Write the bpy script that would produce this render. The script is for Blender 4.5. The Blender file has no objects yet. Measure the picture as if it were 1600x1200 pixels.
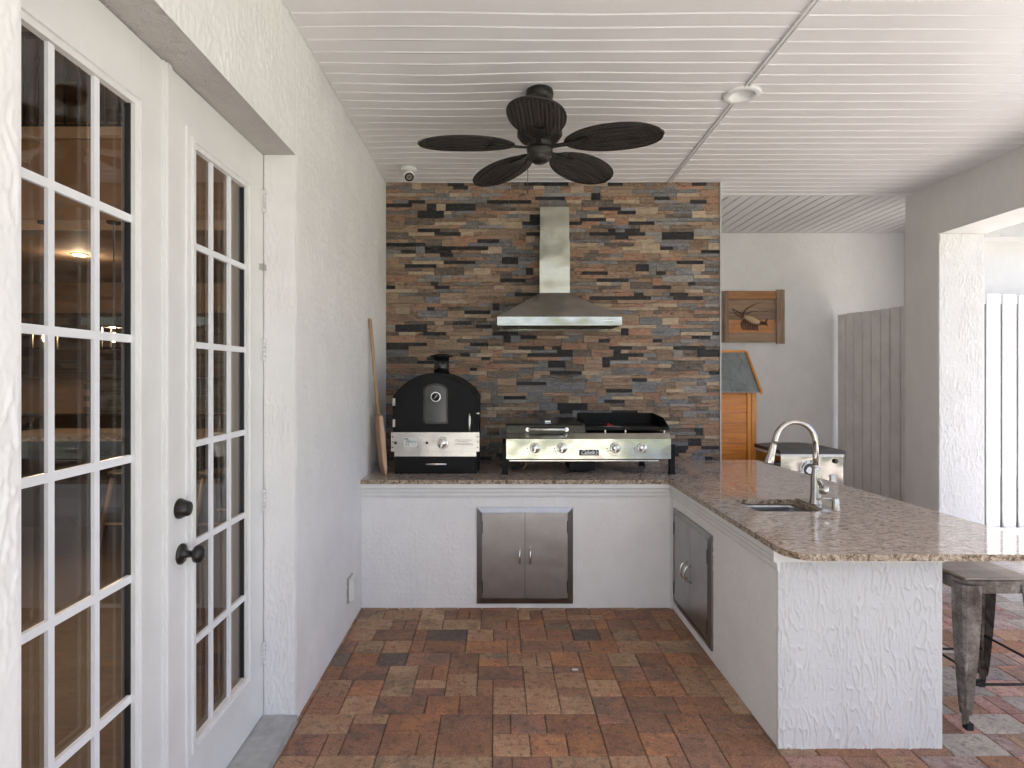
import bpy, bmesh, math, random
from mathutils import Vector, Matrix, noise
R = math.radians
random.seed(7)
SC = bpy.context.scene
COL = SC.collection
# ------------------------------------------------------------------ camera, sky, sun, exposure
F, X0, Y0, H = 925.0, 775.0, 585.0, 1.55          # focal length in photo pixels, vanishing point, eye height
cam = bpy.data.cameras.new('camera'); camo = bpy.data.objects.new('camera', cam); COL.objects.link(camo)
camo.location = (0, 0, H); camo.rotation_euler = (R(90), 0, 0)
cam.sensor_width = 36; cam.lens = F / 1600 * 36
cam.shift_x = (800 - X0) / 1600; cam.shift_y = -(600 - Y0) / 1600
cam.clip_start = 0.05; cam.clip_end = 500
SC.camera = camo
SUN_EL, SUN_AZ = 70.0, 176.0                      # azimuth clockwise from +Y
W = bpy.data.worlds.new('World'); SC.world = W; W.use_nodes = True
nt = W.node_tree; bg = nt.nodes['Background']
sky = nt.nodes.new('ShaderNodeTexSky'); sky.sky_type = 'NISHITA'; sky.sun_disc = False
sky.sun_elevation = R(SUN_EL); sky.sun_rotation = R(SUN_AZ); sky.dust_density = 3.5; sky.air_density = 0.55
nt.links.new(sky.outputs[0], bg.inputs[0]); bg.inputs[1].default_value = 0.12
sl = bpy.data.lights.new('sun', 'SUN'); sl.energy = 5.0; sl.angle = R(0.5); sl.color = (1, .985, .965)
so = bpy.data.objects.new('sun', sl); COL.objects.link(so)
d = Vector((math.sin(R(SUN_AZ)) * math.cos(R(SUN_EL)), math.cos(R(SUN_AZ)) * math.cos(R(SUN_EL)), math.sin(R(SUN_EL))))
so.rotation_euler = d.to_track_quat('Z', 'Y').to_euler(); so.location = (0, -5, 12)
SC.view_settings.view_transform = 'Standard'; SC.view_settings.look = 'None'
SC.view_settings.gamma = 1; SC.view_settings.use_curve_mapping = False
SC.view_settings.exposure = 2.34
# ------------------------------------------------------------------ helpers
def wx(px, Y): return (px - X0) * Y / F
def wz(py, Y): return H - (py - Y0) * Y / F

class MB:
    def __init__(s): s.bm = bmesh.new(); s.mi = 0
    def face(s, pts):
        f = s.bm.faces.new([s.bm.verts.new(p) for p in pts]); f.material_index = s.mi; return f
    def box(s, x0, x1, y0, y1, z0, z1, m=None):
        c = [(x, y, z) for x in (x0, x1) for y in (y0, y1) for z in (z0, z1)]
        if m is not None: c = [m @ Vector(p) for p in c]
        v = [s.bm.verts.new(p) for p in c]
        for q in ((0,1,3,2),(4,6,7,5),(0,4,5,1),(2,3,7,6),(0,2,6,4),(1,5,7,3)):
            f = s.bm.faces.new([v[i] for i in q]); f.material_index = s.mi
        return s
    def prism(s, pts, axis, a, b):
        """closed 2D outline extruded along axis from a to b; pts are the two other coordinates in xyz order"""
        def mk(p, t):
            if axis == 'x': return (t, p[0], p[1])
            if axis == 'y': return (p[0], t, p[1])
            return (p[0], p[1], t)
        A = [s.bm.verts.new(mk(p, a)) for p in pts]; B = [s.bm.verts.new(mk(p, b)) for p in pts]
        n = len(pts)
        for f in [s.bm.faces.new(A), s.bm.faces.new(list(reversed(B)))] + [s.bm.faces.new([A[i], B[i], B[(i+1) % n], A[(i+1) % n]]) for i in range(n)]:
            f.material_index = s.mi
        return s
    def lathe(s, prof, c=(0,0,0), axis='z', n=24, caps=(1, 1)):
        """profile of (radius, height) points"""
        rings = []
        for r, h in prof:
            ring = []
            for i in range(n):
                a = 2 * math.pi * i / n
                u, w = r * math.cos(a), r * math.sin(a)
                p = {'z': (u, w, h), 'y': (u, h, w), 'x': (h, u, w)}[axis]
                ring.append(s.bm.verts.new((c[0]+p[0], c[1]+p[1], c[2]+p[2])))
            rings.append(ring)
        for a, b in zip(rings, rings[1:]):
            for i in range(n):
                f = s.bm.faces.new([a[i], a[(i+1) % n], b[(i+1) % n], b[i]]); f.smooth = True; f.material_index = s.mi
        for e, k in zip((rings[0], rings[-1]), caps):
            if k: f = s.bm.faces.new(e); f.material_index = s.mi
        return s
    def tube(s, pts, r, n=12):
        pts = [Vector(p) for p in pts]; rr = r if isinstance(r, (list, tuple)) else [r] * len(pts)
        rings = []; up = None
        for i, p in enumerate(pts):
            t = (pts[min(i+1, len(pts)-1)] - pts[max(i-1, 0)]).normalized()
            if up is None:
                up = Vector((0,0,1)) if abs(t.z) < .9 else Vector((0,1,0))
            a = t.cross(up).normalized(); b = a.cross(t).normalized(); up = b
            rings.append([s.bm.verts.new(p + rr[i] * (math.cos(2*math.pi*k/n) * a + math.sin(2*math.pi*k/n) * b)) for k in range(n)])
        for a, b in zip(rings, rings[1:]):
            for i in range(n):
                f = s.bm.faces.new([a[i], a[(i+1) % n], b[(i+1) % n], b[i]]); f.smooth = True; f.material_index = s.mi
        for e in (rings[0], rings[-1]):
            f = s.bm.faces.new(e); f.material_index = s.mi
        return s
    def build(s, name, mat, parent=None, bevel=0, seg=2, kind=None, mats=None):
        if bevel:
            es = [e for e in s.bm.edges if len(e.link_faces) == 2 and e.calc_face_angle(0) > .5]
            bmesh.ops.bevel(s.bm, geom=es, offset=bevel, segments=seg, affect='EDGES', profile=.5, clamp_overlap=True)
        bmesh.ops.recalc_face_normals(s.bm, faces=s.bm.faces)
        me = bpy.data.meshes.new(name); s.bm.to_mesh(me); s.bm.free()
        for m in (mats or [mat]): me.materials.append(m)
        o = bpy.data.objects.new(name, me); COL.objects.link(o)
        if parent is not None:
            o.parent = parent
            o.matrix_parent_inverse = Matrix.Identity(4)
            pl = Vector(parent.get('_o', (0,0,0)))
            o.location = -pl; o['_o'] = (0,0,0)
            if parent.parent is None and parent.type == 'EMPTY': o.location = -Vector(parent.location)
            else: o.location = (0,0,0)
            del o['_o']
        if kind: o['kind'] = kind
        return o

def tag(o, label, cat, group=None, kind=None):
    o['label'] = label; o['category'] = cat
    if group: o['group'] = group
    return o
def thing(name, label, cat, loc=(0,0,0), group=None):
    o = bpy.data.objects.new(name, None); COL.objects.link(o); o.location = loc; o.empty_display_size = .1
    return tag(o, label, cat, group)
def B(x0, x1, y0, y1, z0, z1, m=None): return MB().box(x0, x1, y0, y1, z0, z1, m)
def link(o, parent):
    COL.objects.link(o); o.parent = parent
def text_mesh(txt, size, mat, name, mtx, parent, shear=0.0, ext=.0008, bold=0.0):
    cu = bpy.data.curves.new('t', 'FONT'); cu.body = txt; cu.size = size; cu.shear = shear; cu.extrude = ext
    cu.align_x = 'CENTER'; cu.align_y = 'CENTER'; cu.offset = bold; cu.resolution_u = 3
    t = bpy.data.objects.new('t', cu); COL.objects.link(t)
    bpy.context.view_layer.update()
    me = bpy.data.meshes.new_from_object(t.evaluated_get(bpy.context.evaluated_depsgraph_get()))
    bpy.data.objects.remove(t); me.transform(mtx)
    me.materials.clear(); me.materials.append(mat); me.name = name
    o = bpy.data.objects.new(name, me); link(o, parent)
    if parent.type == 'EMPTY': o.location = -Vector(parent.location)
    return o
FRONT = Matrix.Rotation(R(90), 4, 'X')     # text lying in xy turned to face -Y

# ------------------------------------------------------------------ materials
class N:
    def __init__(s, name):
        s.m = bpy.data.materials.new(name); s.m.use_nodes = True; s.t = s.m.node_tree
        s.b = s.t.nodes['Principled BSDF']; s.out = s.t.nodes['Material Output']
    def n(s, t, **k):
        x = s.t.nodes.new(t)
        for a, v in k.items():
            if a.startswith('i_'):
                x.inputs[a[2:].replace('_', ' ')].default_value = v
            else: setattr(x, a, v)
        return x
    def l(s, a, b): s.t.links.new(a, b)
    def coord(s, kind='pos', scale=(1,1,1), rot=(0,0,0)):
        mp = s.n('ShaderNodeMapping'); mp.inputs['Scale'].default_value = scale; mp.inputs['Rotation'].default_value = rot
        if kind == 'pos': s.l(s.n('ShaderNodeNewGeometry').outputs['Position'], mp.inputs['Vector'])
        else: s.l(s.n('ShaderNodeTexCoord').outputs[{'obj': 'Object', 'gen': 'Generated'}[kind]], mp.inputs['Vector'])
        return mp.outputs[0]
    def noise(s, co, scale, detail=4, rough=.55, dist=0.0):
        x = s.n('ShaderNodeTexNoise'); s.l(co, x.inputs['Vector'])
        x.inputs['Scale'].default_value = scale; x.inputs['Detail'].default_value = detail
        x.inputs['Roughness'].default_value = rough; x.inputs['Distortion'].default_value = dist
        return x.outputs[0]
    def ramp(s, fac, stops, interp='LINEAR'):
        x = s.n('ShaderNodeValToRGB'); s.l(fac, x.inputs[0]); cr = x.color_ramp; cr.interpolation = interp
        while len(cr.elements) < len(stops): cr.elements.new(.5)
        for e, (p, c) in zip(cr.elements, stops):
            e.position = p; e.color = (c, c, c, 1) if isinstance(c, (int, float)) else (*c, 1)
        return x.outputs[0]
    def mix(s, fac, a, b, mode='MIX'):
        x = s.n('ShaderNodeMix', data_type='RGBA', blend_type=mode)
        for sock, v in ((x.inputs[0], fac), (x.inputs[6], a), (x.inputs[7], b)):
            if isinstance(v, bpy.types.NodeSocket): s.l(v, sock)
            elif isinstance(v, (int, float)): sock.default_value = v if sock.type == 'VALUE' else (v, v, v, 1)
            else: sock.default_value = (*v, 1)
        return x.outputs[2]
    def math(s, op, a, b=0.0):
        x = s.n('ShaderNodeMath', operation=op)
        for i, v in enumerate((a, b)):
            if isinstance(v, bpy.types.NodeSocket): s.l(v, x.inputs[i])
            else: x.inputs[i].default_value = v
        return x.outputs[0]
    def bump(s, h, dist, strength=1.0, prev=None):
        x = s.n('ShaderNodeBump'); s.l(h, x.inputs['Height']); x.inputs['Distance'].default_value = dist; x.inputs['Strength'].default_value = strength
        if prev is not None: s.l(prev, x.inputs['Normal'])
        return x.outputs[0]
    def set(s, color=None, rough=None, metal=None, normal=None, spec=None, coat=None, coat_rough=None):
        for k, v in (('Base Color', color), ('Roughness', rough), ('Metallic', metal), ('Normal', normal), ('Specular IOR Level', spec), ('Coat Weight', coat), ('Coat Roughness', coat_rough)):
            if v is None: continue
            if isinstance(v, bpy.types.NodeSocket): s.l(v, s.b.inputs[k])
            elif k == 'Base Color': s.b.inputs[k].default_value = (*v, 1)
            else: s.b.inputs[k].default_value = v
        return s.m
def plain(name, col, rough=.5, metal=0.0, var=.12, sc=30, bump=0.0):
    n = N(name); co = n.coord('pos'); f = n.noise(co, sc, 5, .6)
    dark = tuple(c * (1 - var) for c in col); lite = tuple(min(1, c * (1 + var)) for c in col)
    kw = {}
    if bump: kw['normal'] = n.bump(f, bump)
    return n.set(color=n.ramp(f, [(.3, dark), (.7, lite)]), rough=n.math('MULTIPLY_ADD', f, .2) if False else rough, metal=metal, **kw)

def stucco(name, col, vert=True, depth=.004, zs=.42, sc=1.0):
    """trowelled stucco: long wandering ridges dragged downwards plus small crumbs"""
    n = N(name)
    co = n.coord('pos', (1, 1, zs) if vert else (1, 1, .9))
    a = n.noise(co, 34 * sc, 3, .55, 1.1)
    ridge = n.math('ABSOLUTE', n.math('SUBTRACT', a, .5))
    ridge = n.ramp(ridge, [(0.0, 1.0), (.03, .7), (.09, .0)])
    b = n.noise(n.coord('pos', (1, 1, .55)), 75 * sc, 4, .6, .6)
    c = n.noise(n.coord('pos', (1, 1, .4)), 5, 2)
    h = n.math('MULTIPLY', ridge, n.ramp(n.noise(co, 9 * sc, 2), [(.38, .35), (.6, 1.0)]))
    h = n.math('ADD', h, n.math('MULTIPLY', b, .22))
    colr = n.ramp(c, [(.3, tuple(x * .93 for x in col)), (.7, col)])
    return n.set(color=colr, rough=.75, normal=n.bump(h, depth, 1.0), spec=.3)

M = {}
M['stucco_wall'] = stucco('white stucco', (.82, .81, .795), depth=.0028, sc=1.9)
M['stucco_plain'] = plain('white masonry paint', (.82, .81, .795), .75, var=.035, sc=5)
M['stucco_plainend'] = plain('white masonry paint on the jamb', (.76, .755, .74), .75, var=.04, sc=6)
M['stucco_alcove'] = stucco('alcove stucco', (.82, .81, .79), depth=.0018, sc=2.4)
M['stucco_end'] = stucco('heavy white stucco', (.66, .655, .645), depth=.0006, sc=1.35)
M['stucco_fine'] = stucco('fine cream stucco', (.83, .81, .78), depth=.0013, sc=1.7)
M['stucco_jamb'] = stucco('bright stucco', (.74, .735, .72), depth=.0032, sc=1.3)
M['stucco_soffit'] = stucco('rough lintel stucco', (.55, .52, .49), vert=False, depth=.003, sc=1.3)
M['stucco_base'] = stucco('counter stucco', (.78, .77, .755), depth=.0020, sc=2.2)
M['white_paint'] = plain('white satin paint', (.80, .80, .78), .35, var=.03, sc=6)
M['muntin'] = plain('white grid bar', (.85, .86, .88), .3, var=.02)
M['trim'] = plain('white trim paint', (.74, .74, .72), .45, var=.05, sc=9)
M['vinyl'] = plain('white vinyl soffit', (.77, .755, .745), .38, var=.03, sc=3)
M['vinyl_dark'] = plain('vinyl board above', (.4, .38, .36), .6)
M['black_metal'] = plain('black powder coat', (.006, .006, .006), .55, var=.3, sc=300); M['black_metal'].node_tree.nodes['Principled BSDF'].inputs['Specular IOR Level'].default_value = .22
M['black_gloss'] = plain('black enamel', (.012, .012, .013), .16, var=.2, sc=40)
M['black_plastic'] = plain('black plastic', (.02, .02, .022), .4)
M['bronze'] = plain('oil rubbed bronze', (.012, .009, .008), .3, metal=0.0)
M['fan_metal'] = plain('dark bronze fan metal', (.02, .017, .015), .45, metal=.2)
M['rubber'] = plain('dark rubber', (.015, .015, .015), .8)
M['concrete'] = plain('light grey concrete', (.42, .42, .41), .8, var=.15, sc=18, bump=.001)
M['dark_gap'] = plain('shadow gap', (.03, .028, .026), .9)
M['white_plastic'] = plain('white plastic', (.75, .75, .73), .35, var=.03)
M['lens'] = plain('dark lens', (.02, .02, .022), .1)
M['chain'] = plain('pull chain', (.12, .1, .08), .4, metal=.8)
M['brass'] = plain('brass hose fitting', (.45, .33, .16), .4, metal=.9)
M['red'] = plain('red enamel', (.45, .03, .03), .3)

def steel(name, col=(.62, .61, .59), rough=.24, wob=.0, dirx=True, metal=1.0):
    n = N(name)
    co = n.coord('pos', (1.5, 1.5, 220) if dirx else (200, 200, 2))
    g = n.noise(co, 3, 3, .6)
    nr = n.bump(g, .00025)
    if wob: nr = n.bump(n.noise(n.coord('pos'), 5, 1), wob, 1.0, nr)
    r = n.math('ADD', n.math('MULTIPLY', g, .12), rough - .06)
    sm = n.noise(n.coord('pos'), 9, 4, .6)
    c = n.ramp(sm, [(.3, tuple(x * .86 for x in col)), (.7, col)])
    return n.set(color=c, rough=r, metal=metal, normal=nr)
M['steel'] = steel('brushed stainless', col=(.52, .5, .475), wob=.006)
M['steel_hood'] = steel('hood stainless', (.5, .5, .44), .16, wob=.014)
M['steel_door'] = steel('dull stainless door', (.42, .415, .41), .34, wob=.004)
M['steel_frame'] = steel('stainless door frame', (.33, .325, .32), .3)
M['nickel'] = steel('brushed nickel', (.56, .53, .49), .22)
M['sink'] = steel('satin sink steel', (.42, .42, .42), .28)
M['cooler_steel'] = steel('cooler stainless', (.34, .32, .3), .2, wob=.025, dirx=False)
M['chrome'] = steel('polished chrome', (.8, .8, .78), .12)

def granite():
    n = N('gold brown granite')
    co = n.coord('pos', (1, 1.6, 1))
    big = n.noise(co, 9, 4, .6, .8)
    med = n.noise(n.coord('pos', (.7, 2.0, 1)), 34, 6, .75, .8)
    fine = n.noise(n.coord('pos'), 210, 3, .6)
    base = n.ramp(med, [(.38, (.06, .043, .038)), (.44, (.27, .19, .15)), (.48, (.62, .49, .41)), (.58, (.76, .66, .57)), (.72, (.82, .75, .68))])
    tint = n.mix(n.ramp(big, [(.4, 0.0), (.65, 1.0)]), base, n.mix(.3, base, (.46, .35, .28)))
    v = n.n('ShaderNodeTexVoronoi'); n.l(n.coord('pos'), v.inputs['Vector']); v.inputs['Scale'].default_value = 120
    spk = n.ramp(v.outputs['Distance'], [(.12, 1.0), (.22, 0.0)])
    spk = n.math('MULTIPLY', spk, n.ramp(n.noise(n.coord('pos'), 30, 2), [(.52, 0.0), (.58, 1.0)]))
    c = n.mix(spk, tint, (.035, .028, .028))
    c = n.mix(n.ramp(fine, [(.35, .35), (.6, 0.0)]), c, (.09, .07, .06))
    return n.set(color=c, rough=.09, spec=.6, coat=.5, coat_rough=.04)
M['granite'] = granite()
def granite_edge():
    n = N('chiselled granite edge')
    co = n.coord('pos'); a = n.noise(co, 48, 5, .7, .6); b = n.noise(co, 130, 3)
    c = n.ramp(a, [(.34, (.04, .028, .022)), (.43, (.2, .13, .07)), (.52, (.44, .34, .24)), (.68, (.6, .53, .44))])
    return n.set(color=n.mix(n.ramp(b, [(.36, .6), (.5, 0.0)]), c, (.05, .04, .035)), rough=.35, normal=n.bump(a, .006))
M['granite_edge'] = granite_edge()

def stone_mat(i, col, col2):
    n = N('ledge stone %s' % i)
    oi = n.n('ShaderNodeObjectInfo').outputs['Random']
    co = n.coord('pos', (1, 1, 3.2)); a = n.noise(co, 14, 6, .65, 1.4); b = n.noise(n.coord('pos', (1, 1, 2)), 90, 4, .7)
    c = n.ramp(a, [(.36, col2), (.48, col), (.66, tuple(min(1, x * 1.22) for x in col))])
    vein = n.ramp(n.math('ABSOLUTE', n.math('SUBTRACT', n.noise(n.coord('pos', (1, 1, 1.6), (0, R(35), 0)), 6, 4, .6, 2.0), .5)), [(0, .5), (.012, 0.0)])
    c = n.mix(n.math('MULTIPLY', vein, .25 if col[0] < .06 else .8), c, (.5, .43, .35))
    c = n.mix(n.ramp(b, [(.3, .5), (.55, 0.0)]), c, tuple(x * .55 for x in col2))
    hsv = n.n('ShaderNodeHueSaturation'); n.l(c, hsv.inputs['Color'])
    n.l(n.math('ADD', n.math('MULTIPLY', oi, .4), 1.0), hsv.inputs['Value'])
    return n.set(color=hsv.outputs[0], rough=n.ramp(b, [(.3, .65), (.7, .5)]), normal=n.bump(n.math('ADD', a, n.math('MULTIPLY', b, .4)), .0045), spec=.25)
STONES = [((0.256, 0.182, 0.126), (0.156, 0.108, 0.076)), ((0.187, 0.128, 0.088), (0.101, 0.069, 0.046)), ((0.264, 0.154, 0.103), (0.172, 0.088, 0.053)),
          ((0.143, 0.136, 0.132), (0.078, 0.069, 0.065)), ((0.147, 0.148, 0.155), (0.077, 0.077, 0.083)), ((0.022, 0.021, 0.022), (0.009, 0.008, 0.010)),
          ((0.335, 0.263, 0.188), (0.234, 0.170, 0.115)), ((0.108, 0.085, 0.069), (0.047, 0.038, 0.034)), ((0.233, 0.147, 0.099), (0.070, 0.047, 0.034)), ((0.209, 0.201, 0.193), (0.155, 0.131, 0.116))]
STONE_W = [20, 18, 11, 12, 6, 16, 10, 13, 9, 6]
for i, (a, b) in enumerate(STONES): M['stone%d' % i] = stone_mat(i, a, b)

def paver_mat(i, col, col2):
    n = N('clay paver %s' % i)
    oi = n.n('ShaderNodeObjectInfo').outputs['Random']
    pos = n.coord('pos')
    a = n.noise(pos, 7.5, 5, .62, .5); b = n.noise(pos, 160, 4, .7); s = n.noise(pos, 34, 4, .7, .3)
    c = n.mix(n.ramp(a, [(.42, 0.0), (.58, 1.0)]), col, col2)
    c = n.mix(n.ramp(s, [(.34, .7), (.5, 0.0)]), c, (.06, .047, .04))
    c = n.mix(n.ramp(b, [(.38, .6), (.6, 0.0)]), c, tuple(x * .5 for x in col))
    c = n.mix(n.ramp(b, [(.56, 0.0), (.7, .4)]), c, (.5, .42, .34))
    hsv = n.n('ShaderNodeHueSaturation'); n.l(c, hsv.inputs['Color'])
    n.l(n.math('ADD', n.math('MULTIPLY', oi, .4), 1.12), hsv.inputs['Value'])
    return n.set(color=hsv.outputs[0], rough=.82, normal=n.bump(n.math('ADD', s, b), .0022), spec=.35)
PAV = [((.3, .15, .085), (.22, .115, .075)), ((.38, .18, .09), (.27, .13, .08)), ((.4, .265, .165), (.3, .175, .105)),
       ((.28, .15, .095), (.19, .11, .078)), ((.17, .125, .1), (.12, .09, .073)), ((.33, .18, .11), (.38, .24, .145)),
       ((.3, .15, .1), (.16, .105, .08)), ((.33, .215, .135), (.18, .125, .09))]
PAV_W = [20, 14, 11, 13, 3, 16, 12, 13]
for i, (a, b) in enumerate(PAV): M['pav%d' % i] = paver_mat(i, a, b)
# pavers out in the open: outside light put into pinks, greys counter red bounce
M['pavg0'] = paver_mat(30, (.4, .36, .33), (.34, .3, .28)); M['pavg1'] = paver_mat(31, (.44, .41, .39), (.36, .33, .31))
PAV2 = [((.34, .17, .14), (.4, .25, .2)), ((.38, .33, .28), (.3, .26, .23)), ((.26, .17, .15), (.36, .27, .24)), ((.42, .37, .32), (.36, .29, .25)), ((.2, .17, .16), (.3, .2, .18))]
for i, (a, b) in enumerate(PAV2): M['pavx%d' % i] = paver_mat(20 + i, a, b)

def wood(name, c1, c2, ax='z', rough=.5, sc=1.0, bump=.0008, coat=0.0):
    n = N(name)
    s = {'x': (.6, 9, 9), 'y': (9, .6, 9), 'z': (9, 9, .6)}[ax]
    co = n.coord('pos', s); a = n.noise(co, 3.2 * sc, 6, .62, 1.2); k = n.noise(n.coord('pos'), 6, 2)
    oi = n.n('ShaderNodeObjectInfo').outputs['Random']
    c = n.ramp(a, [(.3, c2), (.62, c1)])
    c = n.mix(n.ramp(k, [(.6, 0.0), (.72, .5)]), c, c2)
    hsv = n.n('ShaderNodeHueSaturation'); n.l(c, hsv.inputs['Color']); n.l(n.math('ADD', n.math('MULTIPLY', oi, .35), .8), hsv.inputs['Value'])
    return n.set(color=hsv.outputs[0], rough=rough, normal=n.bump(a, bump), coat=coat)
M['wood_grey'] = wood('weathered pallet wood', (.36, .25, .17), (.16, .1, .065), 'z', .8, bump=.002)
M['wood_greyx'] = wood('weathered board', (.4, .27, .18), (.2, .13, .085), 'x', .8, bump=.002)
M['wood_orange'] = wood('orange knotty board', (.55, .29, .13), (.38, .14, .04), 'x', .7, bump=.0015)
M['wood_cedar'] = wood('orange stained fir', (.78, .29, .04), (.55, .16, .02), 'x', .4)
M['wood_cedarz'] = wood('orange stained fir post', (.74, .3, .055), (.6, .2, .025), 'z', .4)
M['wood_peel'] = wood('pale peel wood', (.5, .34, .21), (.38, .24, .14), 'z', .5)
M['wood_seat'] = wood('grey elm seat', (.42, .34, .27), (.26, .2, .155), 'x', .55)
M['wood_floor'] = wood('dark interior floor', (.11, .05, .028), (.04, .018, .01), 'x', .5)
M['wood_stool'] = wood('light stool wood', (.5, .33, .19), (.4, .25, .14), 'z', .4)
M['lobster'] = wood('dark carved wood', (.16, .08, .055), (.05, .025, .018), 'x', .4)
M['lobster_lt'] = wood('pale carved wood', (.72, .52, .32), (.55, .38, .22), 'x', .5)
def rust_metal():
    n = N('rustic gunmetal'); pos = n.coord('pos'); a = n.noise(pos, 14, 6, .7, .5); b = n.noise(pos, 120, 4, .7)
    c = n.ramp(a, [(.3, (.075, .054, .042)), (.5, (.21, .18, .155)), (.68, (.36, .33, .3))])
    c = n.mix(n.ramp(b, [(.35, .4), (.6, 0.0)]), c, (.05, .035, .026))
    return n.set(color=c, rough=n.ramp(a, [(.3, .6), (.7, .36)]), metal=.65, normal=n.bump(b, .0006))
M['gunmetal'] = rust_metal()
def weave():
    n = N('woven rattan blade'); co = n.coord('obj')
    def wv(sc, rot, prof='SIN'):
        x = n.n('ShaderNodeTexWave'); n.l(co, x.inputs['Vector']); x.bands_direction = rot; x.inputs['Scale'].default_value = sc; x.inputs['Distortion'].default_value = .5
        x.inputs['Detail'].default_value = 1; return x.outputs['Fac']
    a = wv(24, 'X'); b = wv(16, 'Y')
    f = n.math('MULTIPLY', a, b)
    c = n.ramp(f, [(.08, (.008, .006, .005)), (.75, (.12, .095, .08))])
    return n.set(color=c, rough=.55, normal=n.bump(f, .007))
M['weave'] = weave()
def roof_panel():
    n = N('grey green roofing'); a = n.noise(n.coord('pos', (2, 1, 1), (0, R(30), 0)), 7, 5, .6, 1.0)
    return n.set(color=n.ramp(a, [(.3, (.15, .165, .16)), (.45, (.22, .24, .235)), (.7, (.27, .3, .29))]), rough=.6)
M['roofing'] = roof_panel()
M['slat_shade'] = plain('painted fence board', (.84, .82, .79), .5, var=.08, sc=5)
M['slat_dark'] = plain('gap shade grey backing', (.3, .3, .31), .7)  # backing darkened so the gaps between boards read as shade
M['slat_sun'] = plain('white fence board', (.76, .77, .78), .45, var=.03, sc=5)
M['tan_paint'] = plain('warm tan interior paint', (.45, .33, .24), .7, var=.05, sc=3)
M['cream_trim'] = plain('cream trim', (.6, .5, .4), .5)
M['cabinet'] = plain('dark cabinet', (.06, .045, .04), .5)
M['iron'] = plain('wrought iron', (.01, .009, .009), .5)
M['subway'] = plain('grey glass brick tile', (.16, .17, .17), .25, var=.25, sc=12)
M['grout'] = plain('pale grout', (.5, .5, .48), .8)
def lawn_mat():
    n = N('lawn'); a = n.noise(n.coord('pos'), 9, 6, .7)
    return n.set(color=n.ramp(a, [(.3, (.06, .075, .03)), (.7, (.13, .145, .065))]), rough=.9)
M['lawn'] = lawn_mat(); M['leaf'] = plain('hedge leaf', (.07, .12, .03), .5, var=.35, sc=8)
M['deck'] = plain('pool deck paver field', (.47, .455, .44), .75, var=.15, sc=4)
M['sand'] = plain('joint sand', (.075, .06, .048), .95, var=.3, sc=60)
def glass():
    n = N('door glass'); t = n.t; t.nodes.remove(n.b)
    fr = n.n('ShaderNodeFresnel'); n.l(n.math('SUBTRACT', 1.75, n.math('MULTIPLY', n.n('ShaderNodeNewGeometry').outputs['Backfacing'], 1.75 - 1 / 1.75)), fr.inputs['IOR'])
    tr = n.n('ShaderNodeBsdfTransparent'); tr.inputs[0].default_value = (.86, .87, .86, 1)
    gl = n.n('ShaderNodeBsdfGlossy'); gl.inputs['Roughness'].default_value = 0.0
    mx = n.n('ShaderNodeMixShader'); n.l(fr.outputs[0], mx.inputs[0]); n.l(tr.outputs[0], mx.inputs[1]); n.l(gl.outputs[0], mx.inputs[2])
    n.l(mx.outputs[0], n.out.inputs[0]); return n.m
M['glass'] = glass()
def oven_glass():
    n = N('smoked oven glass'); return n.set(color=(.02, .023, .021), rough=.05, spec=.6)
M['oven_glass'] = oven_glass()
def emit(name, col, s):
    n = N(name); n.b.inputs['Base Color'].default_value = (*col, 1); n.b.inputs['Emission Color'].default_value = (*col, 1); n.b.inputs['Emission Strength'].default_value = s
    return n.m
M['bulb'] = emit('warm lit bulb', (1, .62, .28), 14)
M['bulb_can'] = emit('lit downlight', (1, .78, .5), 9)
M['print'] = plain('dark print', (.05, .05, .05), .6)
M['white_print'] = plain('white lettering', (.85, .85, .83), .5, var=.02)
M['green_print'] = plain('green palm print', (.03, .09, .06), .6)
M['teal_print'] = plain('teal lettering', (.12, .3, .26), .6)
M['plate'] = plain('pale name plate', (.68, .7, .66), .4, var=.04)

# ------------------------------------------------------------------ dimensions of the place
XW = -.895; XD = -1.035; YB = 3.93; YS = 4.82; ZC = 3.109; ZT = .854; ZT0 = .827
XP = 1.171; XP2 = 1.847; YP = 2.451
XR = 3.6; YJ = 4.812; ZH = 2.694


def relief_sheet(name, parent, mat, o, u, v, n, lu, lv, step, f=50.0, amp=.0045, stretch=.25, seed=0.0):
    """real trowelled stucco relief: a fine sheet whose ridges stand proud of the wall behind it"""
    o, u, v, n = Vector(o), Vector(u), Vector(v), Vector(n); nu, nv = int(lu / step), int(lv / step)
    m = MB(); bm = m.bm; V = []
    nz = noise.noise
    for i in range(nu + 1):
        row = []; a = lu * i / nu
        for j in range(nv + 1):
            b = lv * j / nv
            if i in (0, nu) or j in (0, nv): h = -.0004
            else:
                w = a + .012 * nz(Vector((a * 14, b * 9, 1.7 + seed)))
                q = nz(Vector((w * f, b * f * stretch, seed))); q2 = nz(Vector((w * f * 1.6, b * f * stretch * 1.9, 5 + seed)))
                mk = max(0.0, min(1.0, .7 + 1.6 * nz(Vector((a * 6, b * 4, 9 + seed)))))
                h = mk * max(0.0, 1 - abs(q) / .15) ** .7 * amp + max(0.0, 1 - abs(q2) / .14) * amp * .4
            row.append(bm.verts.new(o + u * a + v * b + n * h))
        V.append(row)
    for i in range(nu):
        for j in range(nv): fc_ = bm.faces.new([V[i][j], V[i+1][j], V[i+1][j+1], V[i][j+1]]); fc_.smooth = True
    return m.build(name, mat, parent)
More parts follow.
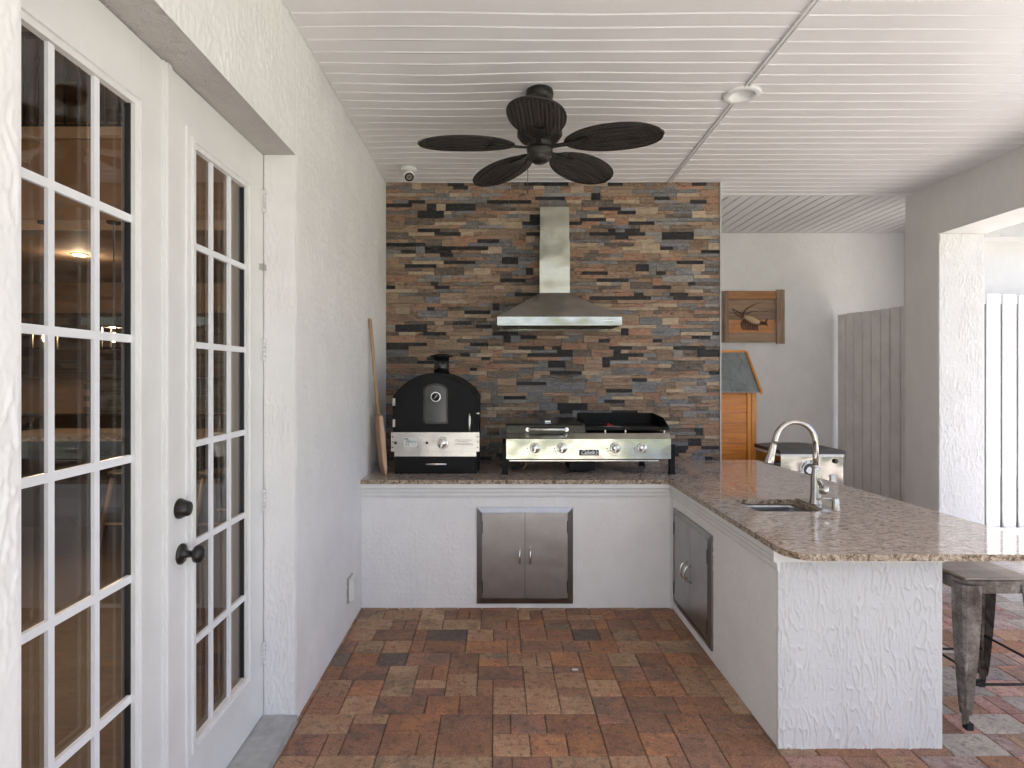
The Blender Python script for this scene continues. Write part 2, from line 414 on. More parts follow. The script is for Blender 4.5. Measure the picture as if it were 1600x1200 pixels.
# ------------------------------------------------------------------ ground
lawn = B(-30, 30, -40, 40, -.45, -.06).build('lawn', M['lawn'], kind='structure')
floor = MB(); floor.box(XD, 9, -5, 6.6, -.058, -.010)
floor = floor.build('floor', M['sand'], kind='structure')
CW, CH = .0785, .0745
def paver_mesh(nw, nh, cache={}):
    k = (nw, nh)
    if k not in cache:
        w, h = nw * CW / 2 - .0016, nh * CH / 2 - .0016; c = .0035; m = MB()
        v = lambda x, y, z: m.bm.verts.new((x, y, z))
        bot = [v(-w, -h, -.04), v(w, -h, -.04), v(w, h, -.04), v(-w, h, -.04)]
        mid = [v(-w, -h, -c), v(w, -h, -c), v(w, h, -c), v(-w, h, -c)]
        top = [v(-w+c, -h+c, 0), v(w-c, -h+c, 0), v(w-c, h-c, 0), v(-w+c, h-c, 0)]
        m.bm.faces.new(top)
        for a, b in ((bot, mid), (mid, top)):
            for i in range(4): m.bm.faces.new([a[i], a[(i+1) % 4], b[(i+1) % 4], b[i]])
        bmesh.ops.recalc_face_normals(m.bm, faces=m.bm.faces)
        me = bpy.data.meshes.new('paver'); m.bm.to_mesh(me); m.bm.free(); me.materials.append(M['pav0']); cache[k] = me
    return cache[k]
PX0, PY1 = -1.035, 6.58
nx, ny = 104, 96                                     # cells across, cells towards the viewer
occ = [[False] * nx for _ in range(ny)]
pavers = []
rp = random.Random(11)
for j in range(ny):
    for i in range(nx):
        if occ[j][i]: continue
        free = 0
        while i + free < nx and not occ[j][i + free] and free < 4: free += 1
        par = j % 2
        r = rp.random()
        if par == 0: opts = [(2, 2)] * 11 + [(3, 2)] * 6 + [(2, 3)] * 1 + [(1, 2)] * 3 + [(2, 1)] * 2
        else: opts = [(2, 1)] * 3 + [(3, 1)] * 1 + [(2, 2)] * 1 + [(2, 3)] * 4
        w, h = rp.choice(opts)
        w = min(w, free); h = min(h, ny - j)
        for q in range(1, h):
            if any(occ[j + q][i + t] for t in range(w)): h = q; break
        for q in range(h):
            for t in range(w): occ[j + q][i + t] = True
        pavers.append((PX0 + (i + w / 2) * CW, PY1 - (j + h / 2) * CH, w, h))
def hidden(x, y):                                     # under the built-in counter, or inside walls
    if y > YB + .1 and x < 1.9 and y < 6.7: return True
    if XP + .1 < x < XP2 - .1 and y > YP + .1: return True
    if y > 5.25 and x < 4.0: return False
    return x < XW - .12 and not (1.0 < y < 2.7) 
def proj(x, y): return (X0 + x * F / y, Y0 + H * F / y) if y > .4 else (-9, -9)
vis = []; rest = []
for p in pavers:
    x, y, w, h = p
    if (x > XW and hidden(x, y)) or x + w * CW / 2 < XW + .002 or (x < XW and y > YB + .1): continue
    u, v = proj(x, y)
    see = -20 < u < 1640 and 0 < v < 1240 and y > 1.9
    if see and x > XP2 and u < 1440: see = False      # behind the peninsula from here
    (vis if see else rest).append((w * h / max(y, .5) ** 3, p))
vis.sort(key=lambda t: -t[0])
rest += vis[300:]; vis = vis[:300]
def pmat(x, y):
    if x > 3.6 or y < .2: return M['pavg%d' % rp.randrange(2)]
    t = x + .35 * (2.45 - y) * (y < 2.5)
    if x > 1.95 or (y < 2.4 and x > 1.2): 
        if rp.random() < .8: return M['pavx%d' % rp.choices(range(5), [30, 22, 22, 14, 12])[0]]
    return M['pav%d' % rp.choices(range(8), PAV_W)[0]]
for _, (x, y, w, h) in vis:
    o = bpy.data.objects.new('paver', paver_mesh(w, h)); link(o, floor)
    o.location = (x, y, rp.uniform(-.0018, .0014)); o.rotation_euler = (rp.gauss(0, .006), rp.gauss(0, .006), rp.gauss(0, .003))
    o.material_slots[0].link = 'OBJECT'; o.material_slots[0].material = pmat(x, y)
m = MB(); allm = [M['pav%d' % i] for i in range(8)] + [M['pavx%d' % i] for i in range(5)] + [M['pavg0'], M['pavg1']]
for _, (x, y, w, h) in rest:
    m.mi = allm.index(pmat(x, y)); z = rp.uniform(-.0012, .0012)
    a, b = w * CW / 2 - .0022, h * CH / 2 - .0022
    m.box(x - a, x + a, y - b, y + b, -.04, z)
m.build('paver_field', None, floor, kind='stuff', mats=allm)
B(-.9, 9, -4.0, PY1 - ny * CH - .004, -.045, -.002).build('pool_deck', M['deck'], kind='structure')

# ------------------------------------------------------------------ house wall (left) with its doorway
hw = thing('house_wall', 'long white stucco house wall on the left with the recessed french doorway', 'wall', (XW, 3, 0))
DY0, DY1, DZ = 1.116, 2.647, 2.529
def wallpiece(parent, mat, *b, name='wall_face'):
    return B(*b).build(name, mat, parent)
wallpiece(hw, M['stucco_plain'], XW - .3, XW, DY1, 4.9, -.05, 3.3)
wallpiece(hw, M['stucco_plain'], XW - .3, XW, -3.5, DY0, -.05, 3.3)
wallpiece(hw, M['stucco_plain'], XW - .3, XW, DY0, DY1, DZ + .012, 3.3, name='lintel')
relief_sheet('stucco_coat', hw, M['stucco_plain'], (XW + .0006, DY1 + .001, 0), (0,1,0), (0,0,1), (1,0,0), YS - DY1, ZC, .007, 55, .0044, .22)
relief_sheet('stucco_coat', hw, M['stucco_plain'], (XW + .0006, .86, DZ + .001), (0,1,0), (0,0,1), (1,0,0), DY1 - .86, ZC - DZ, .006, 60, .0038, .22, 3)
relief_sheet('stucco_coat', hw, M['stucco_plain'], (XW + .0006, .86, .35), (0,1,0), (0,0,1), (1,0,0), DY0 - .862, DZ - .35, .005, 50, .003, .3, 6)
# thin rendered returns of the recess
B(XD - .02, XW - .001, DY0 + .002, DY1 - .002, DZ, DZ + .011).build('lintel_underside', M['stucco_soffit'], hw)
B(XD + .001, XW - .002, DY1 - .012, DY1 - .001, .0, DZ - .001).build('jamb_return', M['stucco_plain'], hw)
relief_sheet('stucco_coat', hw, M['stucco_plain'], (XD + .002, DY1 - .0125, .036), (1,0,0), (0,0,1), (0,-1,0), XW - XD - .004, DZ - .04, .004, 55, .003, .25, 8)
B(XD - .03, XW + .012, DY0 + .003, DY1 - .013, -.04, .035).build('door_sill', M['concrete'], hw, bevel=.004)

# stone accent wall
sw = thing('stone_accent_wall', 'accent wall of mixed brown, tan, grey and charcoal ledge stone strips behind the cooking counter', 'wall', (.46, 4.9, ZT))
B(XW, 1.812, YS + .004, 5.12, -.05, 3.3).build('backing_wall', M['stucco_wall'], sw)
UX, UZ = .0151, .0289
SX0, SX1 = XW + .002, 1.816
ncol, nrow = int((SX1 - SX0) / UX), 78
UX = (SX1 - SX0) / ncol; UZ = (ZC - ZT) / nrow
occ = [[False] * ncol for _ in range(nrow)]
rs = random.Random(5); tiles = []
for j in range(nrow):
    i = 0
    while i < ncol:
        if occ[j][i]: i += 1; continue
        free = 0
        while i + free < ncol and not occ[j][i + free]: free += 1
        L = min(free, rs.choice([4, 5, 7, 8, 9, 10, 12, 14, 16, 17]))
        if free - L < 4: L = free if free < 19 else L - 4
        h = 2 if rs.random() < .16 and j < nrow - 1 else 1
        for q in range(h):
            for t in range(L): occ[j + q][i + t] = True
        tiles.append((SX0 + i * UX, SX0 + (i + L) * UX, ZT + j * UZ, ZT + (j + h) * UZ))
        i += L
def stone_pick(x, z):
    w = list(STONE_W)
    if z < 1.6 or x > 1.2: w[4] += 8; w[3] += 10; w[9] += 6; w[0] -= 6
    return rs.choices(range(10), w)[0]
tiles.sort(key=lambda t: -(t[1] - t[0]) * (t[3] - t[2]))
smesh = {}
def stone_mesh(L, h):
    k = (round(L, 4), round(h, 4))
    if k not in smesh:
        a, b, c, dp = L / 2 - .0007, h / 2 - .0007, .0012, .02; m = MB(); v = lambda x, y, z: m.bm.verts.new((x, y, z))
        bk = [v(-a, 0, -b), v(a, 0, -b), v(a, 0, b), v(-a, 0, b)]
        md = [v(-a, -dp + c, -b), v(a, -dp + c, -b), v(a, -dp + c, b), v(-a, -dp + c, b)]
        fr = [v(-a + c, -dp, -b + c), v(a - c, -dp, -b + c), v(a - c, -dp, b - c), v(-a + c, -dp, b - c)]
        m.bm.faces.new(fr)
        for p, q in ((bk, md), (md, fr)):
            for i in range(4): m.bm.faces.new([p[i], p[(i+1) % 4], q[(i+1) % 4], q[i]])
        bmesh.ops.recalc_face_normals(m.bm, faces=m.bm.faces)
        me = bpy.data.meshes.new('stone_strip'); m.bm.to_mesh(me); m.bm.free(); me.materials.append(M['stone0']); smesh[k] = me
    return smesh[k]
for (x0, x1, z0, z1) in tiles[:300]:
    o = bpy.data.objects.new('stone_strip', stone_mesh(x1 - x0, z1 - z0)); link(o, sw)
    o.location = Vector(((x0 + x1) / 2, YS + .005 - rs.uniform(0, .006), (z0 + z1) / 2)) - sw.location
    o.material_slots[0].link = 'OBJECT'; o.material_slots[0].material = M['stone%d' % stone_pick(x0, z0)]
m = MB(); allm = [M['stone%d' % i] for i in range(10)]
for (x0, x1, z0, z1) in tiles[300:]:
    m.mi = stone_pick(x0, z0); yy = YS + .005 - .02 - rs.uniform(0, .006)
    m.box(x0 + .0007, x1 - .0007, yy, YS + .004, z0 + .0007, z1 - .0007)
m.build('stone_strips', None, sw, kind='stuff', mats=allm)
B(1.8165, 1.822, YS - .03, 5.12, ZT, ZC).build('edge_trim', M['trim'], sw)

# alcove walls behind
aw = thing('alcove_wall', 'plain white stucco back wall of the alcove behind the carved lobster picture', 'wall', (2.8, 6.55, 0))
B(.6, 4.7, 6.53, 6.7, -.05, 3.3).build('wall_face', M['stucco_plain'], aw)
B(.6, .7, 5.12, 6.53, -.05, 3.3).build('side_wall', M['stucco_alcove'], aw)
B(4.5, 4.62, 5.6, 6.53, -.05, 3.3).build('side_wall', M['stucco_alcove'], aw)
relief_sheet('stucco_coat', aw, M['stucco_plain'], (1.7, 6.5294, 0), (1,0,0), (0,0,1), (0,-1,0), 2.75, ZC - .002, .01, 42, .0032, .3, 21)
# right wall: pier and lintel of the big opening
rw = thing('patio_side_wall', 'beige stucco wall on the right with a wide square opening and bright white pier', 'wall', (XR, 4.8, 0))
B(XR, 3.97, YJ + .012, 5.206, -.05, 3.3).build('pier', M['stucco_fine'], rw)
B(XR + .003, 3.969, YJ, YJ + .011, -.05, ZH - .001).build('jamb_return', M['stucco_plainend'], rw)
B(XR, 3.97, -1.7, YJ + .012, ZH + .012, 3.3).build('lintel', M['stucco_fine'], rw)
B(XR + .001, 3.969, -1.35, YJ, ZH, ZH + .011).build('lintel_underside', M['stucco_plainend'], rw)
B(XR, 3.97, -1.7, -1.36, -.05, ZH + .011).build('pier', M['stucco_fine'], rw)
relief_sheet('stucco_coat', rw, M['stucco_plainend'], (XR + .004, YJ - .0006, 0), (1,0,0), (0,0,1), (0,-1,0), .364, ZH - .002, .006, 48, .005, .22, 11)
# second, smaller opening further right
ow = thing('side_yard_wall', 'grey stucco wall behind the bright white fence boards at the far right', 'wall', (5.5, 6.5, 0))
B(4.71, 9, 6.35, 6.5, -.05, 3.0).build('wall_face', M['stucco_fine'], ow)
B(4.71, 9, 5.9, 6.6, 3.001, 3.12).build('eave', M['trim'], ow)
ob = B(3.972, 9, YJ, 4.996, 2.668, 2.9).build('garden_beam', M['stucco_jamb']); tag(ob, 'white stucco beam seen through the opening above the bright fence boards', 'beam')

# ------------------------------------------------------------------ ceiling
ceiling = B(XW - .3, 4.72, -1.7, 6.7, ZC + .03, ZC + .25).build('ceiling', M['vinyl_dark'], kind='structure')
PITCH = .1016
def seamx(y): return 1.332 + (y - 2.465) * .0307
def sag(x, y, side):
    if side == 'r': return .0035 * noise.noise(Vector((x * .9, y * 1.3, 3)))
    s = .012 * noise.noise(Vector((x * 1.1 + 5, y * 1.2, 0))) - .012 * math.exp(-((x + .25) / .35) ** 2 - ((y - 3.0) / .28) ** 2)
    return s * min(1, (x - XW) * 4, max(0, (seamx(y) - x)) * 4)
LC = (1.365, 3.29)
def punch(m, y0, y1=None):
    """cut the round opening of the recessed light"""
    if not (y0 - .1 < LC[1] + .07 and (y1 or y0 + PITCH) > LC[1] - .07): return
    bm = m.bm; rad = .066
    for k in range(14):
        a = 2 * math.pi * k / 14; nn = Vector((math.cos(a), math.sin(a), 0)); p = Vector((LC[0], LC[1], 0)) + nn * rad
        fs = [f for f in bm.faces if len(bm.faces) < 60 or (f.calc_center_median().xy - Vector(LC)).length < .35]
        fs = list(bm.faces) if y0 == 0 else fs; ge = set(fs); ge |= {e for f in fs for e in f.edges}; ge |= {v for f in fs for v in f.verts}
        bmesh.ops.bisect_plane(bm, geom=list(ge), plane_co=p, plane_no=nn)
    bad = [f for f in bm.faces if (f.calc_center_median().xy - Vector(LC)).length < rad * 1.0]
    bmesh.ops.delete(bm, geom=bad, context='FACES')
def plank(y, side):
    m = MB(); xa, xb = (XW + .004, seamx(y) - .012) if side == 'l' else (seamx(y) + .012, XR - .002)
    prof = [(0, 0), (.0865, 0), (.0875, .016), (.0945, .016), (.1014, .0)]
    n = 18 if side == 'l' else 10; rows = []
    for k in range(n + 1):
        x = xa + (xb - xa) * k / n
        rows.append([m.bm.verts.new((x, y + a, ZC + b + sag(x, y + a * .5, side))) for a, b in prof])
    for a, b in zip(rows, rows[1:]):
        for i in range(len(prof) - 1):
            m.bm.faces.new([a[i], b[i], b[i+1], a[i+1]])
    punch(m, y)
    m.build('soffit_plank', M['vinyl'], ceiling)
y = YS - .025 - PITCH
while y > .9: plank(y, 'l'); y -= PITCH
y = 5.117 - PITCH
while y > .9: plank(y, 'r'); y -= PITCH
B(XW, 4.0, -1.7, y + PITCH, ZC, ZC + .02).build('soffit_panel', M['vinyl'], ceiling)
x = .8
while x < 4.5:
    if x > 1.6:
        m = MB(); prof = [(0, 0), (.0865, 0), (.0875, .016), (.0945, .016), (.1014, .0)]
        A = [m.bm.verts.new((x + a, 5.15, ZC + b)) for a, b in prof]; C = [m.bm.verts.new((x + a, 6.53, ZC + b)) for a, b in prof]
        for i in range(4): m.bm.faces.new([A[i], A[i+1], C[i+1], C[i]])
        m.build('soffit_plank', M['vinyl'], ceiling)
    x += .1035
B(1.83, XR + .9, 5.118, 5.149, ZC - .006, ZC + .01).build('soffit_trim', M['vinyl'], ceiling)
B(.7, 1.65, 5.15, 6.53, ZC, ZC + .01).build('soffit_panel', M['vinyl'], ceiling)
m = MB()
for off, w, z in ((-.014, .008, .010), (-.006, .012, .003), (.006, .008, .010)):
    c = [(seamx(.9) + off, .9), (seamx(.9) + off + w, .9), (seamx(4.8) + off + w, 4.8), (seamx(4.8) + off, 4.8)]
    m.prism(c, 'z', ZC - z, ZC + .014)
punch(m, 0, 9); m.build('seam_strip', M['vinyl'], ceiling)
B(XW + .001, XW + .009, .9, YS - .03, ZC - .006, ZC + .012).build('wall_channel', M['trim'], ceiling)

# recessed light
rl = thing('recessed_light', 'round white recessed ceiling light set over the ceiling seam', 'ceiling light', (1.365, 3.29, ZC))
MB().lathe([(.066, .004), (.064, -.010), (.072, -.015), (.096, -.013), (.102, -.008), (.102, .001)], (1.365, 3.29, ZC), n=40, caps=(0, 0)).build('trim_ring', M['white_plastic'], rl)
m = MB(); m.lathe([(.065, -.004), (.060, .010), (.048, .024), (.001, .027)], (1.365, 3.29, ZC), n=40, caps=(0, 1))
o = m.build('reflector', M['white_plastic'], rl)

# security camera
sc_ = thing('security_camera', 'small white dome security camera on the ceiling in the left corner above the stone wall', 'camera', (-.654, 4.45, ZC))
c0 = Vector((-.654, 4.45, ZC))
MB().lathe([(.06, 0), (.062, -.02), (.056, -.03), (.04, -.032)], c0, n=28).build('mount', M['white_plastic'], sc_)
m = MB(); q = Vector((.18, -.62, -.62)).normalized(); cc = c0 + Vector((0, -.005, -.062))
mt = q.to_track_quat('Z', 'Y').to_matrix().to_4x4(); mt.translation = cc
def lathe_m(prof, mt, n=28):
    b = MB(); b.lathe(prof, n=n); bmesh.ops.transform(b.bm, matrix=mt, verts=b.bm.verts); return b
lathe_m([(.001, -.044), (.022, -.04), (.037, -.025), (.044, 0), (.042, .018), (.036, .032)], mt).build('housing', M['white_plastic'], sc_)
lathe_m([(.001, .030), (.035, .0325), (.034, .035), (.024, .036), (.001, .034)], mt).build('face', M['lens'], sc_)
lathe_m([(.014, .036), (.018, .040), (.020, .038), (.021, .036)], mt).build('lens', M['chrome'], sc_)

# ------------------------------------------------------------------ french doors
def leaf(name, label, y0, y1, g0, g1, hinges, knobs):
    t = thing(name, label, 'door', (XD, (y0 + y1) / 2, .04), 'pair of white french doors')
    z0, z1, ga, gb = .04, DZ - .004, .285, 2.335
    T0, T1 = XD - .045, XD
    for n_, b in (('stile', (y0, g0 - .028, z0, z1)), ('stile', (g1 + .028, y1, z0, z1)), ('rail', (g0 - .0275, g1 + .0275, z0, ga - .028)), ('rail', (g0 - .0275, g1 + .0275, gb + .028, z1))):
        B(T0, T1, *b).build(n_, M['white_paint'], t)
    # raised lite frame, mitred in two steps
    m = MB()
    for w0, w1, pr in ((.045, .020, .007), (.020, .006, .014), (.006, -.012, .006)):
        for b in ((g0 - w0, g0 - w1, ga - w0, gb + w0), (g1 + w1, g1 + w0, ga - w0, gb + w0), (g0 - w1, g1 + w1, ga - w0, ga - w1), (g0 - w1, g1 + w1, gb + w1, gb + w0)):
            m.box(T1 - .014, T1 + pr, *b)
    m.build('lite_frame', M['white_paint'], t)
    gx = T1 - .016
    B(gx - .012, gx + .010, g0 + .0122, g0 + .016, ga + .0121, gb - .0121).build('glazing_gasket', M['black_plastic'], t)
    B(gx - .012, gx + .010, g1 - .016, g1 - .0122, ga + .0121, gb - .0121).build('glazing_gasket', M['black_plastic'], t)
    nr, nc = 6, 3; dz = (gb - ga) / nr; dy = (g1 - g0) / nc
    for i in range(nc):
        for j in range(nr):
            m = MB(); ya, yb2, za, zb2 = g0 + i * dy + .001, g0 + (i+1) * dy - .001, ga + j * dz + .001, ga + (j+1) * dz - .001
            for q in (gx - .010, gx + .002): m.face([(q, ya, za), (q, yb2, za), (q, yb2, zb2), (q, ya, zb2)])
            m.build('pane', M['glass'], t)
    for i in range(1, nc):
        B(gx + .0025, gx + .012, g0 + i * dy - .010, g0 + i * dy + .010, ga + .012, gb - .012).build('grid_bar', M['muntin'], t, bevel=.002)
    for j in range(1, nr):
        B(gx + .0020, gx + .0125, g0 + .012, g1 - .012, ga + j * dz - .011, ga + j * dz + .011).build('grid_bar', M['muntin'], t, bevel=.002)
    for hz in hinges:
        h = MB()
        h.box(T1 + .0005, T1 + .003, y1 - .03, y1 - .004, hz - .05, hz + .05)
        for k in range(5):
            h.lathe([(.007, -.0095), (.007, .0095)], (T1 + .006, y1 - .004, hz - .04 + .02 * k), n=12)
        h.build('hinge', M['trim'], t)
    return t
dl = leaf('french_door', 'white glazed french door leaf nearest the camera, without a knob', DY0 + .004, 1.832, 1.225, 1.700, (), 0)
dr = leaf('french_door', 'white glazed french door leaf with black knob and deadbolt, hinged by the stucco jamb', 1.886, DY1 - .016, 2.02, 2.460, (.315, .99, 1.66, 2.32), 1)
m = MB(); m.box(XD - .044, XD + .006, 1.833, 1.884, .041, DZ - .005); m.box(XD + .0061, XD + .013, 1.846, 1.868, .041, DZ - .006); m.build('astragal', M['white_paint'], dl)
B(XD - .04, XD - .006, 1.8842, 1.8858, .05, DZ - .01).build('gap_shade', M['dark_gap'], dl)  # dark strip coloured as the shadow gap between the leaves
B(XD - .005, XD + .0015, 1.8843, 1.8856, .92, 1.0).build('strike', M['bronze'], dl)
kz = .960; ky = 1.945
m = MB(); m.lathe([(.034, 0), (.034, .004), (.028, .010), (.013, .014), (.011, .035), (.016, .042), (.027, .048), (.030, .058), (.027, .068), (.015, .074), (.001, .075)], (XD, ky, kz), 'x', 28); m.build('knob', M['bronze'], dr)
m = MB(); m.lathe([(.033, 0), (.033, .006), (.026, .022), (.023, .034), (.019, .036), (.001, .034)], (XD, ky - .012, kz + .152), 'x', 28); m.build('deadbolt', M['bronze'], dr)
B(XD + .0005, XD + .018, 2.585, 2.622, 2.008, 2.034).build('latch', M['nickel'], dr, bevel=.003)
# ------------------------------------------------------------------ room behind the doors
room = B(-9, XW - .3, -.5, 9.6, -.05, .03).build('interior_floor', M['wood_floor'], kind='structure')
iw = thing('interior_room', 'warm tan room with a railed loft seen dimly through the door glass', 'room', (-5, 5, .03))
B(-9, XW - .3, 9.5, 9.6, .03, 5.6).build('back_wall', M['tan_paint'], iw)
B(-9.1, -9, -.5, 9.6, .03, 5.6).build('side_wall', M['tan_paint'], iw)
B(-9, XW - .3, -.6, -.5, .03, 5.6).build('side_wall', M['tan_paint'], iw)
B(-9, XW - .3, -.5, 9.6, 5.6, 5.7).build('roof', M['tan_paint'], iw)
B(XW - .299, XW - .25, -.5, 9.6, 3.3, 5.6).build('side_wall', M['tan_paint'], iw)
B(XW - .299, XW - .25, 4.9, 9.6, .03, 3.3).build('side_wall', M['tan_paint'], iw)
B(-9, XW - .3, 6.05, 9.5, 3.02, 4.05).build('loft_floor', M['tan_paint'], iw)
m = MB(); m.box(-9, XW - .3, 6.02, 6.05, 3.95, 4.07); m.box(-9, XW - .3, 6.03, 6.05, 3.02, 3.12); m.build('loft_trim', M['cream_trim'], iw)
m = MB()
for k in range(40):
    bx = -8.9 + k * .14; m.box(bx - .008, bx + .008, 6.06, 6.076, 4.07, 5.0)
    if k % 3 == 0: m.lathe([(.008, .62), (.03, .70), (.008, .78)], (bx, 6.068, 4.07), n=6)
m.box(-9, -3.2, 6.05, 6.09, 5.0, 5.05); m.box(-9, -3.2, 6.05, 6.09, 4.07, 4.11); m.build('loft_railing', M['iron'], iw)
B(-8, -1.5, 9.0, 9.5, .03, .92).build('base_cabinet', M['cabinet'], iw)
B(-8, -1.5, 9.15, 9.5, 1.5, 2.5).build('wall_cabinet', M['cabinet'], iw)
m = MB()
for j in range(6):
    for i in range(22): m.box(-6.6 + i * .205 + (j % 2) * .1, -6.6 + i * .205 + .2 + (j % 2) * .1, 9.47, 9.49, .94 + j * .092, 1.027 + j * .092)
m.build('backsplash', M['subway'], iw)
isl = thing('kitchen_island', 'dark kitchen island with a pale top in the room behind the french doors', 'island', (-3.6, 6.2, .03))
B(-5.0, -2.6, 5.9, 6.6, .03, .9).build('body', M['cabinet'], isl); B(-5.1, -2.5, 5.75, 6.7, .9, .94).build('top', M['granite'], isl)
def in_stool(x, y, label):
    t = thing('wooden_stool', label, 'stool', (x, y, .03), 'wooden stools inside the house')
    MB().lathe([(.17, .62), (.19, .635), (.19, .66), (.16, .665)], (x, y, .03), n=20).build('seat', M['cabinet'], t)
    for sx in (-1, 1):
        for sy in (-1, 1): MB().tube([(x + sx * .11, y + sy * .11, .65), (x + sx * .19, y + sy * .19, .03)], [.02, .018], 8).build('leg', M['wood_stool'], t)
    for q, zz in ((-.16, .25), (.16, .3)): MB().tube([(x - .16, y + q, zz), (x + .16, y + q, zz)], .012, 6).build('stretcher', M['wood_stool'], t)
in_stool(-3.25, 5.3, 'light wooden stool behind the glass of the near french door leaf')
in_stool(-2.45, 5.3, 'light wooden stool inside, nearer the far end of the kitchen island')
def pendant(x, y, label):
    t = thing('pendant_lamp', label, 'pendant lamp', (x, y, 3.0), 'pendant lamps over the kitchen island')
    m = MB(); m.lathe([(.06, -.02), (.065, 0)], (x, y, 3.02), n=16); m.tube([(x, y, 3.0), (x, y, 2.02)], .006, 6); m.build('stem', M['iron'], t)
    m = MB()
    for a, b in ((-1, -1), (1, -1), (1, 1), (-1, 1)): m.box(x + a * .07 - .006, x + a * .07 + .006, y + b * .07 - .006, y + b * .07 + .006, 1.80, 2.0)
    m.box(x - .08, x + .08, y - .08, y + .08, 2.0, 2.02); m.box(x - .08, x + .08, y - .08, y + .08, 1.79, 1.80); m.build('lantern_frame', M['iron'], t)
    MB().lathe([(.008, -.04), (.022, -.01), (.022, .02), (.01, .05)], (x, y, 1.9), n=12).build('bulb', M['bulb'], t)
    L = bpy.data.lights.new('pendant_light', 'POINT'); L.energy = 10; L.color = (1, .7, .42); L.shadow_soft_size = .02
    lo = bpy.data.objects.new('pendant_light', L); link(lo, t); lo.location = (0, 0, -1.02)
pendant(-3.68, 5.7, 'lit lantern pendant seen in the right hand column of door panes'); pendant(-4.34, 5.7, 'lit lantern pendant seen in the left hand column of door panes')
ch = thing('fill_lamp', 'unseen hoop lamp added as fill light in the hall behind the french doors', 'fill_lamp', (-4.6, 2.4, 5.6))  # lamp added out of view to brighten the hall
MB().tube([(-4.6, 2.4, 5.6), (-4.6, 2.4, 3.9)], .01, 6).build('stem', M['iron'], ch)
MB().tube([(-4.6 + .4 * math.cos(R(a)), 2.4 + .4 * math.sin(R(a)), 3.85) for a in range(0, 361, 30)], .012, 6).build('hoop', M['iron'], ch)
for a in range(0, 360, 90): MB().lathe([(.01, 0), (.025, .04), (.01, .09)], (-4.6 + .4 * math.cos(R(a)), 2.4 + .4 * math.sin(R(a)), 3.87), n=10).build('bulb', M['bulb'], ch)
L = bpy.data.lights.new('fill_light', 'POINT'); L.energy = 24; L.color = (1, .76, .52); L.shadow_soft_size = .05
lo = bpy.data.objects.new('fill_light', L); link(lo, ch); lo.location = (0, 0, -1.7)
cl = thing('interior_downlight', 'lit round downlight under the loft inside the house', 'ceiling light', (-5.1, 7.25, 3.01))
MB().lathe([(.07, -.004), (.1, -.006), (.1, .005)], (-5.1, 7.25, 3.015), n=20).build('trim_ring', M['cream_trim'], cl)
MB().lathe([(.068, -.006), (.068, -.002)], (-5.1, 7.25, 3.01), n=20).build('lens', M['bulb_can'], cl)
L = bpy.data.lights.new('room_light', 'POINT'); L.energy = 2.5; L.color = (1, .74, .5); L.shadow_soft_size = .01
lo = bpy.data.objects.new('room_light', L); link(lo, cl); lo.location = (0, 0, -.12)

# ------------------------------------------------------------------ outlet
oc = thing('outdoor_outlet', 'white weatherproof outlet cover low on the left wall beside the counter', 'outlet', (XW, 3.6, .25))
B(XW + .0005, XW + .012, 3.545, 3.655, .175, .325).build('back_plate', M['nickel'], oc, bevel=.003)
B(XW + .0125, XW + .040, 3.555, 3.65, .19, .315).build('cover', M['white_plastic'], oc, bevel=.008)
B(XW + .0405, XW + .044, 3.575, 3.632, .21, .29).build('lid', M['white_plastic'], oc, bevel=.001)

# ------------------------------------------------------------------ counter
kc = thing('kitchen_counter', 'white stucco L shaped outdoor kitchen counter with brown granite top', 'counter', (0, YB, 0))
B(XW + .001, XP2, YB, YS + .003, -.03, ZT0 - .001).build('back_base', M['stucco_plain'], kc)
MB().prism([(XP, YP + .014), (XP2, YP + .014), (XP2, YB - .001), (XP2 - .1, YB - .001), (XP2 - .1, YP + .12), (XP + .1, YP + .12), (XP + .1, YB - .001), (XP, YB - .001)], 'z', -.03, ZT0 - .001).build('peninsula_base', M['stucco_plain'], kc)
m = MB(); nxx, nzz = 250, 300; za, zb_ = -.03, ZT0 - .004
def relief(x, z):
    wxp = .012 * noise.noise(Vector((x * 14, z * 9, 1.7))); q = noise.noise(Vector(((x + wxp) * 50, z * 12, 0)))
    q2 = noise.noise(Vector(((x + wxp) * 75, z * 24, 5)))
    mk = max(0.0, min(1.0, .75 + 1.6 * noise.noise(Vector((x * 11, z * 7, 9)))))
    h = mk * max(0.0, 1 - abs(q) / .13) ** .7 * .0052 + max(0.0, 1 - abs(q2) / .12) * .0018 * (1 - mk * .5)
    return h + .0005 * noise.noise(Vector((x * 160, z * 110, 3)))
V = [[None] * (nzz + 1) for _ in range(nxx + 1)]
for i in range(nxx + 1):
    for j in range(nzz + 1):
        x = XP - .003 + (XP2 - XP + .006) * i / nxx; z = za + (zb_ - za) * j / nzz
        e = 0 if i in (0, nxx) else 1
        V[i][j] = m.bm.verts.new((x, YP + .003 - relief(x, z) * e, z))
for i in range(nxx):
    for j in range(nzz): f = m.bm.faces.new([V[i][j], V[i+1][j], V[i+1][j+1], V[i][j+1]]); f.smooth = True
m.box(XP - .003, XP2 + .003, YP + .0032, YP + .0135, za, zb_)
m.build('end_panel', M['stucco_end'], kc)
m = MB()
prof = [(0, .735), (.008, .735), (.012, .75), (.012, .765), (.018, .775), (.018, .79), (.026, .80), (.026, ZT0 - .0015), (0, ZT0 - .0015)]
m.prism([(YB - a, z) for a, z in prof], 'x', XW + .002, XP - .026)
m.prism([(XP - a, z) for a, z in prof], 'y', YP - .012, YB)
m.build('moulding', M['trim'], kc)
B(XP - .0275, XP2, YP - .014, YP - .001, .777, ZT0 - .0015).build('end_moulding', M['trim'], kc, bevel=.003)
